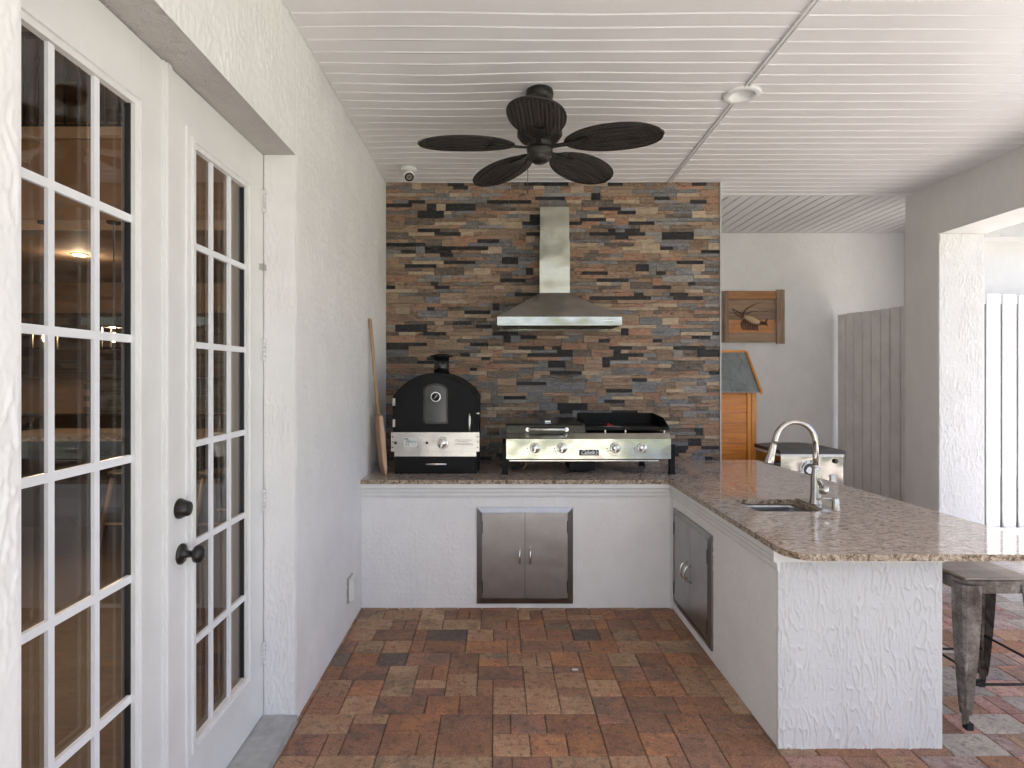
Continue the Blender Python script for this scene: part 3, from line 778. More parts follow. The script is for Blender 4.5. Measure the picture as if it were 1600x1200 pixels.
B(XP - .0155, XP - .0005, YB - .013, YB - .0005, .0, .734).build('corner_bead', M['trim'], kc)
relief_sheet('stucco_coat', kc, M['stucco_plain'], (XW + .003, YB - .0006, 0), (1,0,0), (0,0,1), (0,-1,0), XP - .018 - XW, .734, .0065, 60, .0028, .5, 14)
relief_sheet('stucco_coat', kc, M['stucco_plain'], (XP - .0006, YP + .001, 0), (0,1,0), (0,0,1), (-1,0,0), YB - .015 - YP, .734, .0055, 60, .0028, .4, 17)
# granite: two slabs butted at the inner corner, the peninsula one with the sink cut-out
SX = (1.325, 1.655, 3.005, 3.30)
def slab(outline, hole, name):
    m = MB(); bm = m.bm
    if hole is None:
        m.prism(outline, 'z', ZT0, ZT)
    else:
        out = []
        for z in (ZT0, ZT):
            vo = [bm.verts.new((x, y, z)) for x, y in outline]; vh = [bm.verts.new((x, y, z)) for x, y in hole]
            eo = [bm.edges.new((vo[i], vo[(i+1) % len(vo)])) for i in range(len(vo))]
            eh = [bm.edges.new((vh[i], vh[(i+1) % len(vh)])) for i in range(len(vh))]
            bmesh.ops.triangle_fill(bm, use_beauty=True, use_dissolve=False, edges=eo + eh)
            out.append((vo, vh))
        for k in (0, 1):
            a, b = out[0][k], out[1][k]
            for i in range(len(a)): bm.faces.new([a[i], a[(i+1) % len(a)], b[(i+1) % len(a)], b[i]])
    bmesh.ops.recalc_face_normals(bm, faces=bm.faces)
    for f in bm.faces: f.material_index = 0 if abs(f.normal.z) > .5 else 1
    return m.build(name, None, kc, mats=[M['granite'], M['granite_edge']])
XE = XP - .032; YE = YB - .03
def arc(cx, cy, r, a0, a1, n=8): return [(cx + r * math.cos(R(a0 + (a1 - a0) * i / n)), cy + r * math.sin(R(a0 + (a1 - a0) * i / n))) for i in range(n + 1)]
rj = random.Random(3)
slab([(XW + .001, YE), (XE, YE), (XE, YS - .001), (XW + .001, YS - .001)], None, 'countertop')
yn = 2.29
outl = [(XE, YS - .0012), (XE, YE)] + arc(XE + .11, yn + .11, .11, 180, 270) + arc(2.285 - .06, yn + .06, .06, 270, 360) + [(2.12, YS - .0012)]
hole = arc(SX[0] + .03, SX[2] + .03, .03, 180, 270, 4) + arc(SX[1] - .03, SX[2] + .03, .03, 270, 360, 4) + arc(SX[1] - .03, SX[3] - .03, .03, 0, 90, 4) + arc(SX[0] + .03, SX[3] - .03, .03, 90, 180, 4)
slab(outl, hole, 'countertop')
m = MB()   # sink bowl
a = [(x, y) for x, y in hole]
sc = lambda s, z: [m.bm.verts.new(((SX[0]+SX[1])/2 + (x - (SX[0]+SX[1])/2) * s, (SX[2]+SX[3])/2 + (y - (SX[2]+SX[3])/2) * s, z)) for x, y in a]
rings = [sc(1.10, ZT0 - .0015), sc(1.03, ZT0 - .0018), sc(1.02, ZT0 - .02), sc(.98, ZT0 - .15), sc(.9, ZT0 - .17), sc(.1, ZT0 - .178)]
for p, q in zip(rings, rings[1:]):
    for i in range(len(p)):
        f = m.bm.faces.new([p[i], p[(i+1) % len(p)], q[(i+1) % len(p)], q[i]]); f.smooth = True
m.bm.faces.new(rings[-1]); m.build('sink_bowl', M['sink'], kc)
MB().lathe([(.04, 0), (.042, .003), (.03, .003), (.02, .001)], ((SX[0]+SX[1])/2, (SX[2]+SX[3])/2, ZT0 - .1765), n=20).build('drain', M['chrome'], kc)

def access_door(label, origin, face):
    """600 mm double access door; face 'front' looks to -Y, 'side' looks to -X"""
    w, h = (.637, .637) if face == 'front' else (.68, .62)
    t = thing('access_door', label, 'access door', origin, 'stainless access doors')
    def P(m_): 
        if face == 'front': return m_
        bmesh.ops.rotate(m_.bm, cent=(0, 0, 0), matrix=Matrix.Rotation(R(-90), 3, 'Z'), verts=m_.bm.verts); return m_
    def add(m_, name, mat, **k):
        o = P(m_).build(name, mat, t, **k); o.location = (0, 0, 0); return o
    fw = .034
    m = MB(); c = .012
    O = [(0, 0), (w, 0), (w, h), (0, h)]; I = [(fw, fw), (w - fw, fw), (w - fw, h - fw), (fw, h - fw)]
    for i in range(4):
        j = (i + 1) % 4
        o1, o2, i1, i2 = O[i], O[j], I[i], I[j]
        v = [m.bm.verts.new(p) for p in ((o1[0], 0, o1[1]), (o2[0], 0, o2[1]), (o2[0], -.012, o2[1]), (o1[0], -.012, o1[1]))]; m.bm.faces.new(v)
        v = [m.bm.verts.new(p) for p in ((o1[0], -.012, o1[1]), (o2[0], -.012, o2[1]), (i2[0], -.022, i2[1]), (i1[0], -.022, i1[1]))]; m.bm.faces.new(v)
        v = [m.bm.verts.new(p) for p in ((i1[0], -.022, i1[1]), (i2[0], -.022, i2[1]), (i2[0], -.004, i2[1]), (i1[0], -.004, i1[1]))]; m.bm.faces.new(v)
    add(m, 'frame', M['steel_frame'])
    add(B(fw, w - fw, -.004, -.002, fw, h - fw), 'backing', M['dark_gap'])
    for s in (0, 1):
        x0 = fw + .002 if s == 0 else w / 2 + .0012; x1 = w / 2 - .0012 if s == 0 else w - fw - .002
        add(B(x0, x1, -.019, -.0042, fw + .003, h - fw - .003), 'leaf', M['steel_door'], bevel=.0015)
        hx = w / 2 + (-.035 if s == 0 else .035)
        pts = [(hx, -.018, h * .42), (hx, -.05, h * .435), (hx, -.058, h * .465), (hx, -.058, h * .535), (hx, -.05, h * .565), (hx, -.018, h * .58)]
        add(MB().tube(pts, .0065, 10), 'handle', M['chrome'])
        ex = fw + .001 if s == 0 else w - fw - .006
        for hz in (.18, .8): add(B(ex, ex + .005, -.024, -.0195, h * hz - .04, h * hz + .04), 'hinge', M['black_plastic'])
    return t
access_door('square stainless double access door in the counter front below the cooking appliances', (wx(745, YB), YB, wz(942, YB)), 'front')
sd = access_door('dark stainless double access door in the side of the peninsula', (XP, 3.868, .06), 'side')

# ------------------------------------------------------------------ faucet and dispenser
fx, fy = 1.70, 3.15
fc = thing('faucet', 'brushed nickel gooseneck pull down faucet behind the sink', 'faucet', (fx, fy, ZT))
B(fx - .03, fx + .035, fy - .12, fy + .15, ZT + .0005, ZT + .008).build('deck_plate', M['nickel'], fc, bevel=.003)
MB().lathe([(.031, .008), (.031, .012), (.026, .03), (.024, .09), (.023, .15), (.017, .19), (.0165, .215)], (fx, fy, ZT), n=28).build('body', M['nickel'], fc)
pts = [(fx, fy, ZT + .21), (fx, fy, ZT + .33)]
rA = .108; top = ZT + .33
for k in range(0, 17):
    a = R(180 * k / 16 * .95); pts.append((fx - rA + rA * math.cos(a), fy, top + rA * 1.05 * math.sin(a)))
end = Vector(pts[-1]); pts.append((end.x - .006, fy, end.z - .02))
MB().tube(pts, .0145, 16).build('neck', M['nickel'], fc)
e2 = Vector(pts[-1]); MB().tube([e2, e2 + Vector((-.004, 0, -.006)), e2 + Vector((-.018, 0, -.06)), e2 + Vector((-.03, 0, -.10)), e2 + Vector((-.032, 0, -.108))], [.0165, .017, .021, .027, .024], 20).build('spray_head', M['nickel'], fc)
MB().lathe([(.0175, 0), (.0175, .008)], (fx, fy, ZT + .205), n=24).build('collar', M['chrome'], fc)
m = MB(); m.tube([(fx, fy, ZT + .085), (fx + .045, fy - .03, ZT + .082), (fx + .052, fy - .034, ZT + .0815)], [.016, .0245, .022], 20); m.build('handle_hub', M['chrome'], fc)
MB().tube([(fx + .03, fy - .02, ZT + .1), (fx - .012, fy - .055, ZT + .148)], [.009, .006], 10).build('lever', M['nickel'], fc)
dx, dy = 1.74, 3.035
dp = thing('soap_dispenser', 'short nickel soap dispenser at the foot of the faucet', 'soap dispenser', (dx, dy, ZT))
MB().lathe([(.024, .0005), (.024, .005), (.017, .008), (.017, .058), (.015, .063), (.001, .064)], (dx, dy, ZT), n=24).build('body', M['nickel'], dp)
MB().tube([(dx, dy, ZT + .055), (dx - .05, dy + .01, ZT + .057), (dx - .085, dy + .02, ZT + .05)], [.007, .006, .005], 10).build('spout', M['nickel'], dp)

# ------------------------------------------------------------------ range hood
hy = 4.30; hc = .4625; hwid = .4535
hd = thing('range_hood', 'stainless chimney range hood on the stone wall above the grill', 'range hood', (hc, YS - .03, 1.9))
yb = YS - .03
cy0 = 4.555; cw = .116; cx = .452
B(cx - cw, cx + cw, cy0, yb, 2.178, 2.577).build('lower_flue', M['steel_hood'], hd, bevel=.002)
B(cx - cw + .004, cx + cw - .004, cy0 + .006, yb - .001, 2.5775, 2.841).build('upper_flue', M['steel_hood'], hd, bevel=.002)
m = MB()
lo_ = [(hc - hwid, hy), (hc + hwid, hy), (hc + hwid, yb), (hc - hwid, yb)]; up_ = [(cx - cw, cy0 + .001), (cx + cw, cy0 + .001), (cx + cw, yb), (cx - cw, yb)]
A = [m.bm.verts.new((x, y, 1.9695)) for x, y in lo_]; C = [m.bm.verts.new((x, y, 2.1775)) for x, y in up_]
for i in range(4): m.bm.faces.new([A[i], A[(i+1) % 4], C[(i+1) % 4], C[i]])
m.bm.faces.new(C); m.build('canopy', M['steel'], hd)
m = MB()
for b in ((hc - hwid, hc + hwid, hy, hy + .012), (hc - hwid, hc + hwid, yb - .012, yb), (hc - hwid, hc - hwid + .012, hy + .012, yb - .012), (hc + hwid - .012, hc + hwid, hy + .012, yb - .012)): m.box(b[0], b[1], b[2], b[3], 1.906, 1.969)
m.build('front_band', M['steel_hood'], hd)
B(hc - hwid + .013, hc + hwid - .013, hy + .013, yb - .013, 1.93, 1.94).build('filter_tray', M['black_metal'], hd)
for k in range(44):
    x = hc - hwid + .03 + k * .0196
    if k == 0:
        f0 = MB(); f0.prism([(-.006, 1.909), (.006, 1.912), (.006, 1.929), (-.006, 1.926)], 'y', hy + .02, yb - .02); fo = f0.build('baffle', M['steel_frame'], hd); fo.location.x += x
    else:
        o = fo.copy(); COL.objects.link(o); o.location.x = fo.location.x + k * .0196
for k in range(5):
    MB().lathe([(.0085, 0), (.0085, -.003), (.006, -.004)], (wx(938 + k * 5, hy), hy, 1.943), 'y', 14).build('button', M['chrome'], hd)

# ------------------------------------------------------------------ pizza oven
oy = 4.15; ox0, ox1 = -.727, -.121; ocx = (ox0 + ox1) / 2; yk = 4.62
po = thing('pizza_oven', 'black domed gas pizza oven with round chimney standing at the left of the counter', 'pizza oven', (ocx, oy + .2, ZT))
def dome(x0, x1, zb, zs, zt, n=20):
    c = (x0 + x1) / 2; w = (x1 - x0) / 2; r = (w * w + (zt - zs) ** 2) / (2 * (zt - zs)); a = math.asin(min(1, w / r))
    return [(x0, zb), (x1, zb)] + [(c + r * math.sin(a - 2 * a * i / n), zt - r + r * math.cos(a - 2 * a * i / n)) for i in range(n + 1)]
m = MB(); m.prism(dome(ox0, ox1, 1.148, 1.39, 1.562), 'y', oy + .02, yk); m.build('hood_shell', M['black_metal'], po, bevel=.004)
m = MB(); m.prism(dome(ox0 + .022, ox1 - .022, 1.153, 1.385, 1.538), 'y', oy, oy + .0195); m.build('door', M['black_metal'], po, bevel=.004)
gx0, gx1 = wx(664, oy), wx(697, oy)
m = MB(); m.prism(dome(gx0, gx1, wz(659, oy), wz(609, oy), wz(602, oy)), 'y', oy - .003, oy - .0005); m.build('window', M['oven_glass'], po)
m = MB(); g = dome(gx0 - .012, gx1 + .012, wz(662, oy), wz(608, oy), wz(599, oy)); g2 = dome(gx0, gx1, wz(659, oy), wz(609, oy), wz(602, oy))
for i in range(len(g)):
    j = (i + 1) % len(g); v = [m.bm.verts.new((p[0], oy - .006, p[1])) for p in (g[i], g[j], g2[j], g2[i])]; m.bm.faces.new(v)
m.build('window_frame', M['black_gloss'], po)
gc = (wx(681, oy), oy - .0065, wz(620, oy))
MB().lathe([(.036, 0), (.038, -.006), (.033, -.010), (.029, -.009)], gc, 'y', 28).build('gauge_ring', M['chrome'], po)
g_ = MB().lathe([(.029, -.009), (.001, -.0095)], gc, 'y', 28).build('gauge', M['lens'], po)
MB().box(-.001, .001, -.0115, -.0102, -.02, .02, Matrix.Translation(gc) @ Matrix.Rotation(R(40), 4, 'Y')).build('needle', M['white_print'], po)
MB().lathe([(.056, 0), (.056, .13)], (wx(690, oy + .2), oy + .2, 1.545), n=28).build('chimney', M['black_gloss'], po)
MB().lathe([(.05, .13), (.086, .135), (.086, .141), (.03, .155), (.001, .157)], (wx(690, oy + .2), oy + .2, 1.545), n=28).build('chimney_cap', M['black_metal'], po)
for zc in (628, 661): B(ox0 + .003, ox0 + .021, oy - .006, oy - .0005, wz(zc + 6, oy), wz(zc - 6, oy)).build('hinge', M['nickel'], po, bevel=.002)
hx = wx(734, oy)
m = MB(); m.tube([(hx, oy - .035, wz(645, oy)), (hx, oy - .036, wz(652, oy)), (hx, oy - .037, wz(660, oy)), (hx, oy - .036, wz(668, oy)), (hx, oy - .035, wz(673, oy))], [.006, .011, .0125, .006, .008], 14)
m.tube([(hx, oy - .001, wz(648, oy)), (hx, oy - .035, wz(648, oy))], .004, 8); m.build('door_handle', M['nickel'], po)
MB().tube([(ox1 - .02, oy - .004, wz(646, oy)), (ox1 + .004, oy - .004, wz(646, oy))], [.006, .009], 12).build('latch', M['chrome'], po)
px0, px1 = wx(611, oy - .02), wx(749, oy - .02)
B(px0, px1, oy - .02, oy + .1, 1.012, 1.146).build('control_panel', M['steel'], po, bevel=.003)
B(px0 + .022, px1 - .022, oy - .008, oy + .09, .976, 1.010).build('panel_skirt', M['steel'], po, bevel=.002)
B(ox0 + .02, ox1 - .015, oy + .0, yk, .8545, .9755).build('drawer', M['black_metal'], po, bevel=.005)
B(ox0 + .005, ox1 - .002, oy + .1005, yk, .8545, 1.147).build('lower_body', M['black_metal'], po, bevel=.003)
hzz = wz(724.5, oy)
m = MB(); m.tube([(wx(666, oy), oy - .022, hzz), (wx(698, oy), oy - .022, hzz)], .0085, 12)
for q in (669, 695): m.tube([(wx(q, oy), oy - .001, hzz), (wx(q, oy), oy - .022, hzz)], .004, 8)
m.build('drawer_handle', M['chrome'], po)
yp = oy - .0205
B(wx(631, yp), wx(652, yp), yp - .003, yp - .0002, wz(698, yp), wz(683, yp)).build('name_plate', M['plate'], po)
text_mesh('Bella', .022, M['teal_print'], 'plate_lettering', Matrix.Translation((wx(645.5, yp), yp - .0035, wz(690, yp))) @ FRONT, po, .3)
m = MB()
for (tx, tz0, tz1, s) in ((635.2, 696.5, 686, 1.0), (638.6, 696.5, 689.5, .7)):
    X = wx(tx, yp); m.box(X - .0012, X + .0012, yp - .0045, yp - .0031, wz(tz0, yp), wz(tz1, yp))
    for ang in (-150, -190, -225, 10, 45, -30, -270):
        dx_ = math.cos(R(ang)) * .017 * s; dz_ = math.sin(R(ang)) * .009 * s; Z = wz(tz1, yp)
        v = [m.bm.verts.new(p) for p in ((X, yp - .004, Z + .002), (X + dx_ * .6, yp - .004, Z + dz_ * .6 + .004), (X + dx_, yp - .004, Z + dz_ - .003), (X + dx_ * .6, yp - .004, Z + dz_ * .6 - .001))]; m.bm.faces.new(v)
m.build('palm_print', M['green_print'], po)
B(wx(641.5, yp), wx(650.5, yp), yp - .0036, yp - .0031, wz(695.3, yp), wz(693.8, yp)).build('print_line', M['nickel'], po)
def dial(x, z, y, r, t, nm='knob'):
    MB().lathe([(r * 1.18, 0), (r * 1.18, -.004), (r * 1.0, -.008)], (x, y, z), 'y', 28).build(nm + '_bezel', M['chrome'], t)
    k = MB().lathe([(r * .95, -.008), (r * .9, -.03), (r * .82, -.036), (.001, -.037)], (x, y, z), 'y', 28).build(nm, M['chrome'], t)
    MB().box(-r * .16, r * .16, -.046, -.036, -r * .8, r * .8, Matrix.Translation((x, y, z)) @ Matrix.Rotation(R(20), 4, 'Y')).build(nm + '_grip', M['nickel'], t, bevel=.002)
dial(wx(692, yp), wz(692, yp), yp, .034, po)
for (qx, qy, r) in ((618, 692, .011), (667, 692, .0095)): MB().lathe([(r, 0), (r, -.001)], (wx(qx, yp), yp - .0002, wz(qy, yp)), 'y', 16).build('round_hole', M['black_plastic'], po)
for qx in (613.2, 746.5):
    for qy in (682.5, 690.5, 699): MB().lathe([(.0045, 0), (.0045, -.001)], (wx(qx, yp), yp - .0002, wz(qy, yp)), 'y', 10).build('vent_hole', M['black_plastic'], po)
m = MB(); rt = random.Random(2)
for ln, (qa, qb) in zip((687.5, 690, 693, 695), ((711, 736), (716, 731), (713, 736), (710, 739))):
    q = qa
    while q < qb:
        w = rt.uniform(.8, 2.2); m.box(wx(q, yp), wx(q + w, yp), yp - .0009, yp - .0002, wz(ln + .35, yp), wz(ln - .35, yp)); q += w + .5
m.build('fine_print', M['print'], po)

# ------------------------------------------------------------------ gas grill and griddle
gy = 4.10; gx0, gx1 = .071, 1.212; gk = 4.56
gg = thing('gas_griddle', 'wide stainless four knob tabletop grill and griddle standing under the hood', 'grill', ((gx0 + gx1) / 2, gy, ZT))
zt, zm, zb = wz(677, gy + .03), wz(686, gy), wz(717, gy)
m = MB(); m.prism([(gy, zb), (gy, zm), (gy + .03, zt), (gy + .06, zt), (gy + .06, zb)], 'x', gx0, gx1); m.build('control_panel', M['steel_hood'], gg, bevel=.002)
B(gx0 + .004, gx1 - .004, gy + .0605, gk, .99, zt - .004).build('burner_box', M['black_metal'], gg)
m = MB(); m.box(gx0 + .02, gx1 - .08, gy + .02, gk - .02, .945, .955); m.build('grease_tray', M['steel'], gg)
B(.52, .70, gy + .08, gk - .1, .872, .944).build('grease_box', M['black_metal'], gg, bevel=.003)
for (lx, ly) in ((gx0 - .028, gy + .02), (gx1 - .004, gy + .02), (gx0 - .02, gk - .05), (gx1 - .12, gk - .06)):
    m = MB(); m.box(lx, lx + .038, ly, ly + .03, ZT + .0005, 1.06); m.box(lx - .004, lx + .042, ly - .004, ly + .034, ZT + .0003, ZT + .012); m.build('leg', M['black_metal'], gg)
# lid over the left half
lx0, lx1 = gx0 + .002, wx(915, gy + .04)
ly = gy + .045
m = MB(); m.prism([(ly, zt + .0005), (ly, zt + .052), (ly + .018, zt + .066), (gk - .03, zt + .078), (gk, zt + .06), (gk, zt + .0005)], 'x', lx0, lx1); m.build('lid', M['black_gloss'], gg, bevel=.006)
hz = wz(671, ly - .04)
m = MB(); m.tube([(wx(824, ly), ly - .045, hz), (wx(884, ly), ly - .045, hz)], .0095, 14); m.build('lid_handle', M['chrome'], gg)
for q in (824, 884): MB().tube([(wx(q, ly), ly - .001, hz), (wx(q, ly), ly - .05, hz)], [.012, .014], 14).build('handle_post', M['chrome'], gg)
B(wx(851, ly + .1), wx(860, ly + .1), ly + .08, ly + .09, zt + .07, zt + .079).build('lid_badge', M['chrome'], gg)
# griddle plate with raised rim
gx_a, gx_b = lx1 + .004, wx(1043, gy + .04)
m = MB()
m.box(gx_a, gx_b, ly - .01, gk, zt + .022, zt + .030)
m.box(gx_a, gx_b, ly - .016, ly - .0101, zt + .022, zt + .045)
m.prism([(ly - .016, zt + .022), (ly - .016, zt + .046), (ly + .12, zt + .10), (gk + .006, zt + .115), (gk + .006, zt + .022)], 'x', gx_b + .0001, gx_b + .006)
m.prism([(ly - .016, zt + .022), (ly - .016, zt + .046), (ly + .06, zt + .075), (gk + .006, zt + .115), (gk + .006, zt + .022)], 'x', gx_a - .006, gx_a - .0001)
m.box(gx_a, gx_b, gk + .0001, gk + .006, zt + .022, zt + .115)
m.build('griddle_plate', M['black_metal'], gg)
for q in (.25, .5, .98): B(gx_a + (gx_b - gx_a) * q - .008, gx_a + (gx_b - gx_a) * q + .001, ly + .02, ly + .03, zt - .003, zt + .0215).build('burner_post', M['nickel'], gg)
for q in (836, 878, 961, 1003):
    X, Z = wx(q, gy), wz(700, gy); dial(X, Z, gy - .0005, .031, gg)
    m = MB()
    for k in range(5):
        a = R(182 + k * 22); m.lathe([(.0045 - k * .0004, 0), (.003, -.001)], (X + .052 * math.cos(a), gy - .0003, Z + .052 * math.sin(a)), 'y', 10)
    m.build('dial_mark', M['print'], gg)
B(wx(905, gy), wx(935.5, gy), gy - .004, gy - .0003, wz(711.5, gy), wz(702.8, gy)).build('badge', M['black_plastic'], gg)
text_mesh("Cabela's", .042, M['white_print'], 'badge_lettering', Matrix.Translation((wx(920, gy), gy - .0048, wz(707, gy))) @ FRONT @ Matrix.Diagonal((.82, 1, 1, 1)), gg, .45, .0006, .0008)
m = MB(); rt = random.Random(4)
for ln in (693, 695.3, 697.6):
    q = 1019
    while q < 1035: w = rt.uniform(.7, 2); m.box(wx(q, gy), wx(q + w, gy), gy - .0009, gy - .0002, wz(ln + .3, gy), wz(ln - .3, gy)); q += w + .5
m.build('fine_print', M['nickel'], gg)
m = MB(); P0 = []
for k in range(15):
    a = R(-100 + k * 20); P0.append((.125 + .09 * math.cos(a), gy + .18, .93 + .062 * math.sin(a)))
m.tube(P0, .008, 8); m.build('gas_hose', M['black_plastic'], gg)
MB().tube([(.215, gy + .16, .935), (.213, gy + .15, .9), (.19, gy + .14, .872)], .0065, 8).build('brass_fitting', M['brass'], gg)
sk = thing('skewer', 'skewer with a small red ball lying on the open griddle', 'skewer', (.78, ly + .06, zt + .04))
sy = ly + .10
MB().tube([(wx(938, sy), sy, zt + .037), (wx(970, sy), sy - .02, zt + .037)], .0022, 6).build('rod', M['nickel'], sk)
m = MB(); m.lathe([(.001, -.014), (.010, -.009), (.014, 0), (.010, .009), (.001, .014)], (wx(951, sy), sy, zt + .047), n=14); m.lathe([(.001, -.009), (.007, -.005), (.009, 0), (.007, .005), (.001, .009)], (wx(956, sy), sy - .012, zt + .042), n=12); m.build('ball', M['red'], sk)

# ------------------------------------------------------------------ pizza peel
pp = thing('pizza_peel', 'long pale wooden pizza peel leaning in the corner beside the pizza oven', 'pizza peel', (-.79, 4.15, ZT))
a = Vector((-.79, 4.16, ZT + .002)); b = Vector((-.880, 4.134, 1.939)); dvec = (b - a)
mt = dvec.to_track_quat('Z', 'Y').to_matrix().to_4x4(); mt.translation = a
L_ = dvec.length
m = MB(); m.tube([(0, 0, .40), (0, 0, L_ * .7), (0, 0, L_ - .01), (0, 0, L_)], [.0135, .0125, .0125, .009], 12); bmesh.ops.transform(m.bm, matrix=mt, verts=m.bm.verts); m.build('handle', M['wood_peel'], pp)
m = MB(); out = [(-.004, 0), (.004, 0), (.013, .05), (.017, .2), (.017, .3), (.0145, .36), (.0135, .41), (-.0135, .41), (-.0145, .36), (-.017, .3), (-.017, .2), (-.013, .05)]
for q in (0,): m.prism(out, 'y', -.075, .075); bmesh.ops.rotate(m.bm, cent=(0,0,0), matrix=Matrix.Rotation(R(90), 3, 'Z'), verts=m.bm.verts)
bmesh.ops.transform(m.bm, matrix=mt @ Matrix.Rotation(R(8), 4, 'Z'), verts=m.bm.verts); m.build('blade', M['wood_peel'], pp, bevel=.003)

# ------------------------------------------------------------------ ceiling fan
fX, fY, fZ = .24, 3.255, 2.782
fan = thing('ceiling_fan', 'dark bronze ceiling fan with five woven leaf shaped blades', 'ceiling fan', (fX, fY, ZC))
MB().lathe([(.072, 0), (.076, -.02), (.072, -.045), (.045, -.065), (.02, -.07)], (fX, fY, ZC), n=32).build('canopy', M['fan_metal'], fan)
MB().lathe([(.014, -.065), (.014, -.17)], (fX, fY, ZC), n=12).build('downrod', M['fan_metal'], fan)
MB().lathe([(.03, .18), (.05, .17), (.10, .15), (.122, .12), (.124, .08), (.105, .055), (.075, .045), (.06, .03), (.06, .0)], (fX, fY, fZ), n=36).build('motor', M['fan_metal'], fan)
MB().lathe([(.07, 0), (.072, -.012), (.070, -.022), (.060, -.028), (.060, -.045), (.052, -.066), (.032, -.08), (.001, -.085)], (fX, fY, fZ + .01), n=32).build('switch_cap', M['fan_metal'], fan)
def blade_mesh():
    m = MB(); Lb, W2 = .525, .14; n = 28; top = []
    outline = []
    for k in range(n + 1):
        t = k / n
        w = W2 * max(0, 1 - abs(2 * t ** 1.12 - 1) ** 2.3) ** .55
        outline.append((t * Lb, w))
    pts = [(x, w) for x, w in outline] + [(x, -w) for x, w in reversed(outline[1:-1])]
    # dished surface: strips across the blade
    rows = []
    for x, w in outline:
        w = max(w, .004)
        rows.append([(x, w * s, .010 * (1 - s * s) - .02 * (x / Lb) ** 2) for s in (-1, -.6, -.2, .2, .6, 1)])
    for th, fl in ((0, 1), (-.007, -1)):
        V = [[m.bm.verts.new((p[0], p[1], p[2] + th)) for p in r] for r in rows]
        for a_, b_ in zip(V, V[1:]):
            for i in range(5): f = m.bm.faces.new([a_[i], b_[i], b_[i+1], a_[i+1]]); f.smooth = True
        top.append(V)
    for a_, b_ in ((0, 1),):
        for i in range(n):
            for s in (0, 5): m.bm.faces.new([top[0][i][s], top[0][i+1][s], top[1][i+1][s], top[1][i][s]])
        for r_ in (0, n):
            for s in range(5): m.bm.faces.new([top[0][r_][s], top[0][r_][s+1], top[1][r_][s+1], top[1][r_][s]])
    me = m.build('blade', M['weave'], fan)
    r = MB(); loop = [(x, w, -.0035 - .02 * (x / Lb) ** 2) for x, w in outline] + [(x, -w, -.0035 - .02 * (x / Lb) ** 2) for x, w in reversed(outline[:-1])]
    r.tube(loop, .0052, 6); rim = r.build('blade_rim', M['fan_metal'], me)
    for s in (-.66, -.33, 0, .33, .66):
        r = MB(); r.tube([(x, w * s, -.009 + .010 * (1 - s * s) - .02 * (x / Lb) ** 2) for x, w in outline[2:-2]], .0028, 5); r.build('blade_rib', M['fan_metal'], me)
    return me
b0 = blade_mesh()
m = MB(); m.box(.06, .2, -.014, .014, -.012, -.004); m.prism([(.17, -.016), (.26, -.042), (.285, -.03), (.27, 0), (.285, .03), (.26, .042), (.17, .016)], 'z', -.014, -.006)
br0 = m.build('blade_bracket', M['fan_metal'], fan, bevel=.002)
kids = list(b0.children)
for k, ang in enumerate((192, 264, 336, 48, 120)):
    bl = b0 if k == 0 else b0.copy(); br = br0 if k == 0 else br0.copy()
    if k:
        COL.objects.link(bl); COL.objects.link(br)
        for c in kids: cc_ = c.copy(); COL.objects.link(cc_); cc_.parent = bl
    mt = Matrix.Translation((0, 0, fZ + .018 - ZC)) @ Matrix.Rotation(R(ang), 4, 'Z')
    bl.matrix_local = mt @ Matrix.Translation((.14, 0, 0)) @ Matrix.Rotation(R(-6), 4, 'X') @ Matrix.Rotation(R(1), 4, 'Y')
    br.matrix_local = mt @ Matrix.Rotation(R(-8), 4, 'X')
m = MB(); ch = (wx(825, fY), fY + .03)
m.tube([(ch[0], ch[1], fZ - .07), (ch[0], ch[1], wz(296, fY))], .0018, 6); m.lathe([(.002, .01), (.005, 0), (.005, -.012), (.001, -.016)], (ch[0], ch[1], wz(297, fY)), n=8); m.build('pull_chain', M['chain'], fan)

# ------------------------------------------------------------------ carved picture
ay = 6.52
ar = thing('carved_picture', 'rustic weathered wood picture of a carved spiny lobster hanging in the alcove', 'picture', (2.82, ay, 2.18))
def ax_(p): return wx(p, ay - .02)
def az_(p): return wz(p, ay - .02)
B(ax_(1128), ax_(1137), ay - .028, ay - .001, az_(535), az_(455)).build('frame_board', M['wood_grey'], ar, bevel=.002)
B(ax_(1131), ax_(1138), ay - .036, ay - .0285, az_(535), az_(455)).build('frame_board', M['wood_grey'], ar, bevel=.002)
B(ax_(1137.2), ax_(1213), ay - .030, ay - .001, az_(467.5), az_(455)).build('frame_board', M['wood_orange'], ar, bevel=.002)
B(ax_(1137.2), ax_(1213), ay - .030, ay - .001, az_(535), az_(520.5)).build('frame_board', M['wood_greyx'], ar, bevel=.002)
B(ax_(1212), ax_(1224.5), ay - .045, ay - .0305, az_(537), az_(453)).build('frame_board', M['wood_grey'], ar, bevel=.003)
for (a_, b_, mm) in ((468, 486, 'wood_greyx'), (486.4, 499, 'wood_greyx'), (499.5, 520, 'wood_orange')):
    B(ax_(1137.3), ax_(1211.8), ay - .014, ay - .001, az_(b_), az_(a_)).build('panel_board', M[mm], ar, bevel=.001)
def av(x, y, o=.0): return (ax_(1120 + x / 12), ay - .02 - o, az_(445 + y / 12))
m = MB()
m.tube([av(540, 600), av(420, 520), av(280, 440)], [.012, .008, .003], 6)
m.tube([av(520, 610), av(380, 570), av(300, 480)], [.010, .007, .003], 6)
m.tube([av(490, 560), av(560, 450), av(700, 370), av(860, 325)], [.010, .007, .005, .002], 6)
m.tube([av(530, 570), av(650, 500), av(780, 490), av(960, 495)], [.008, .006, .004, .002], 6)
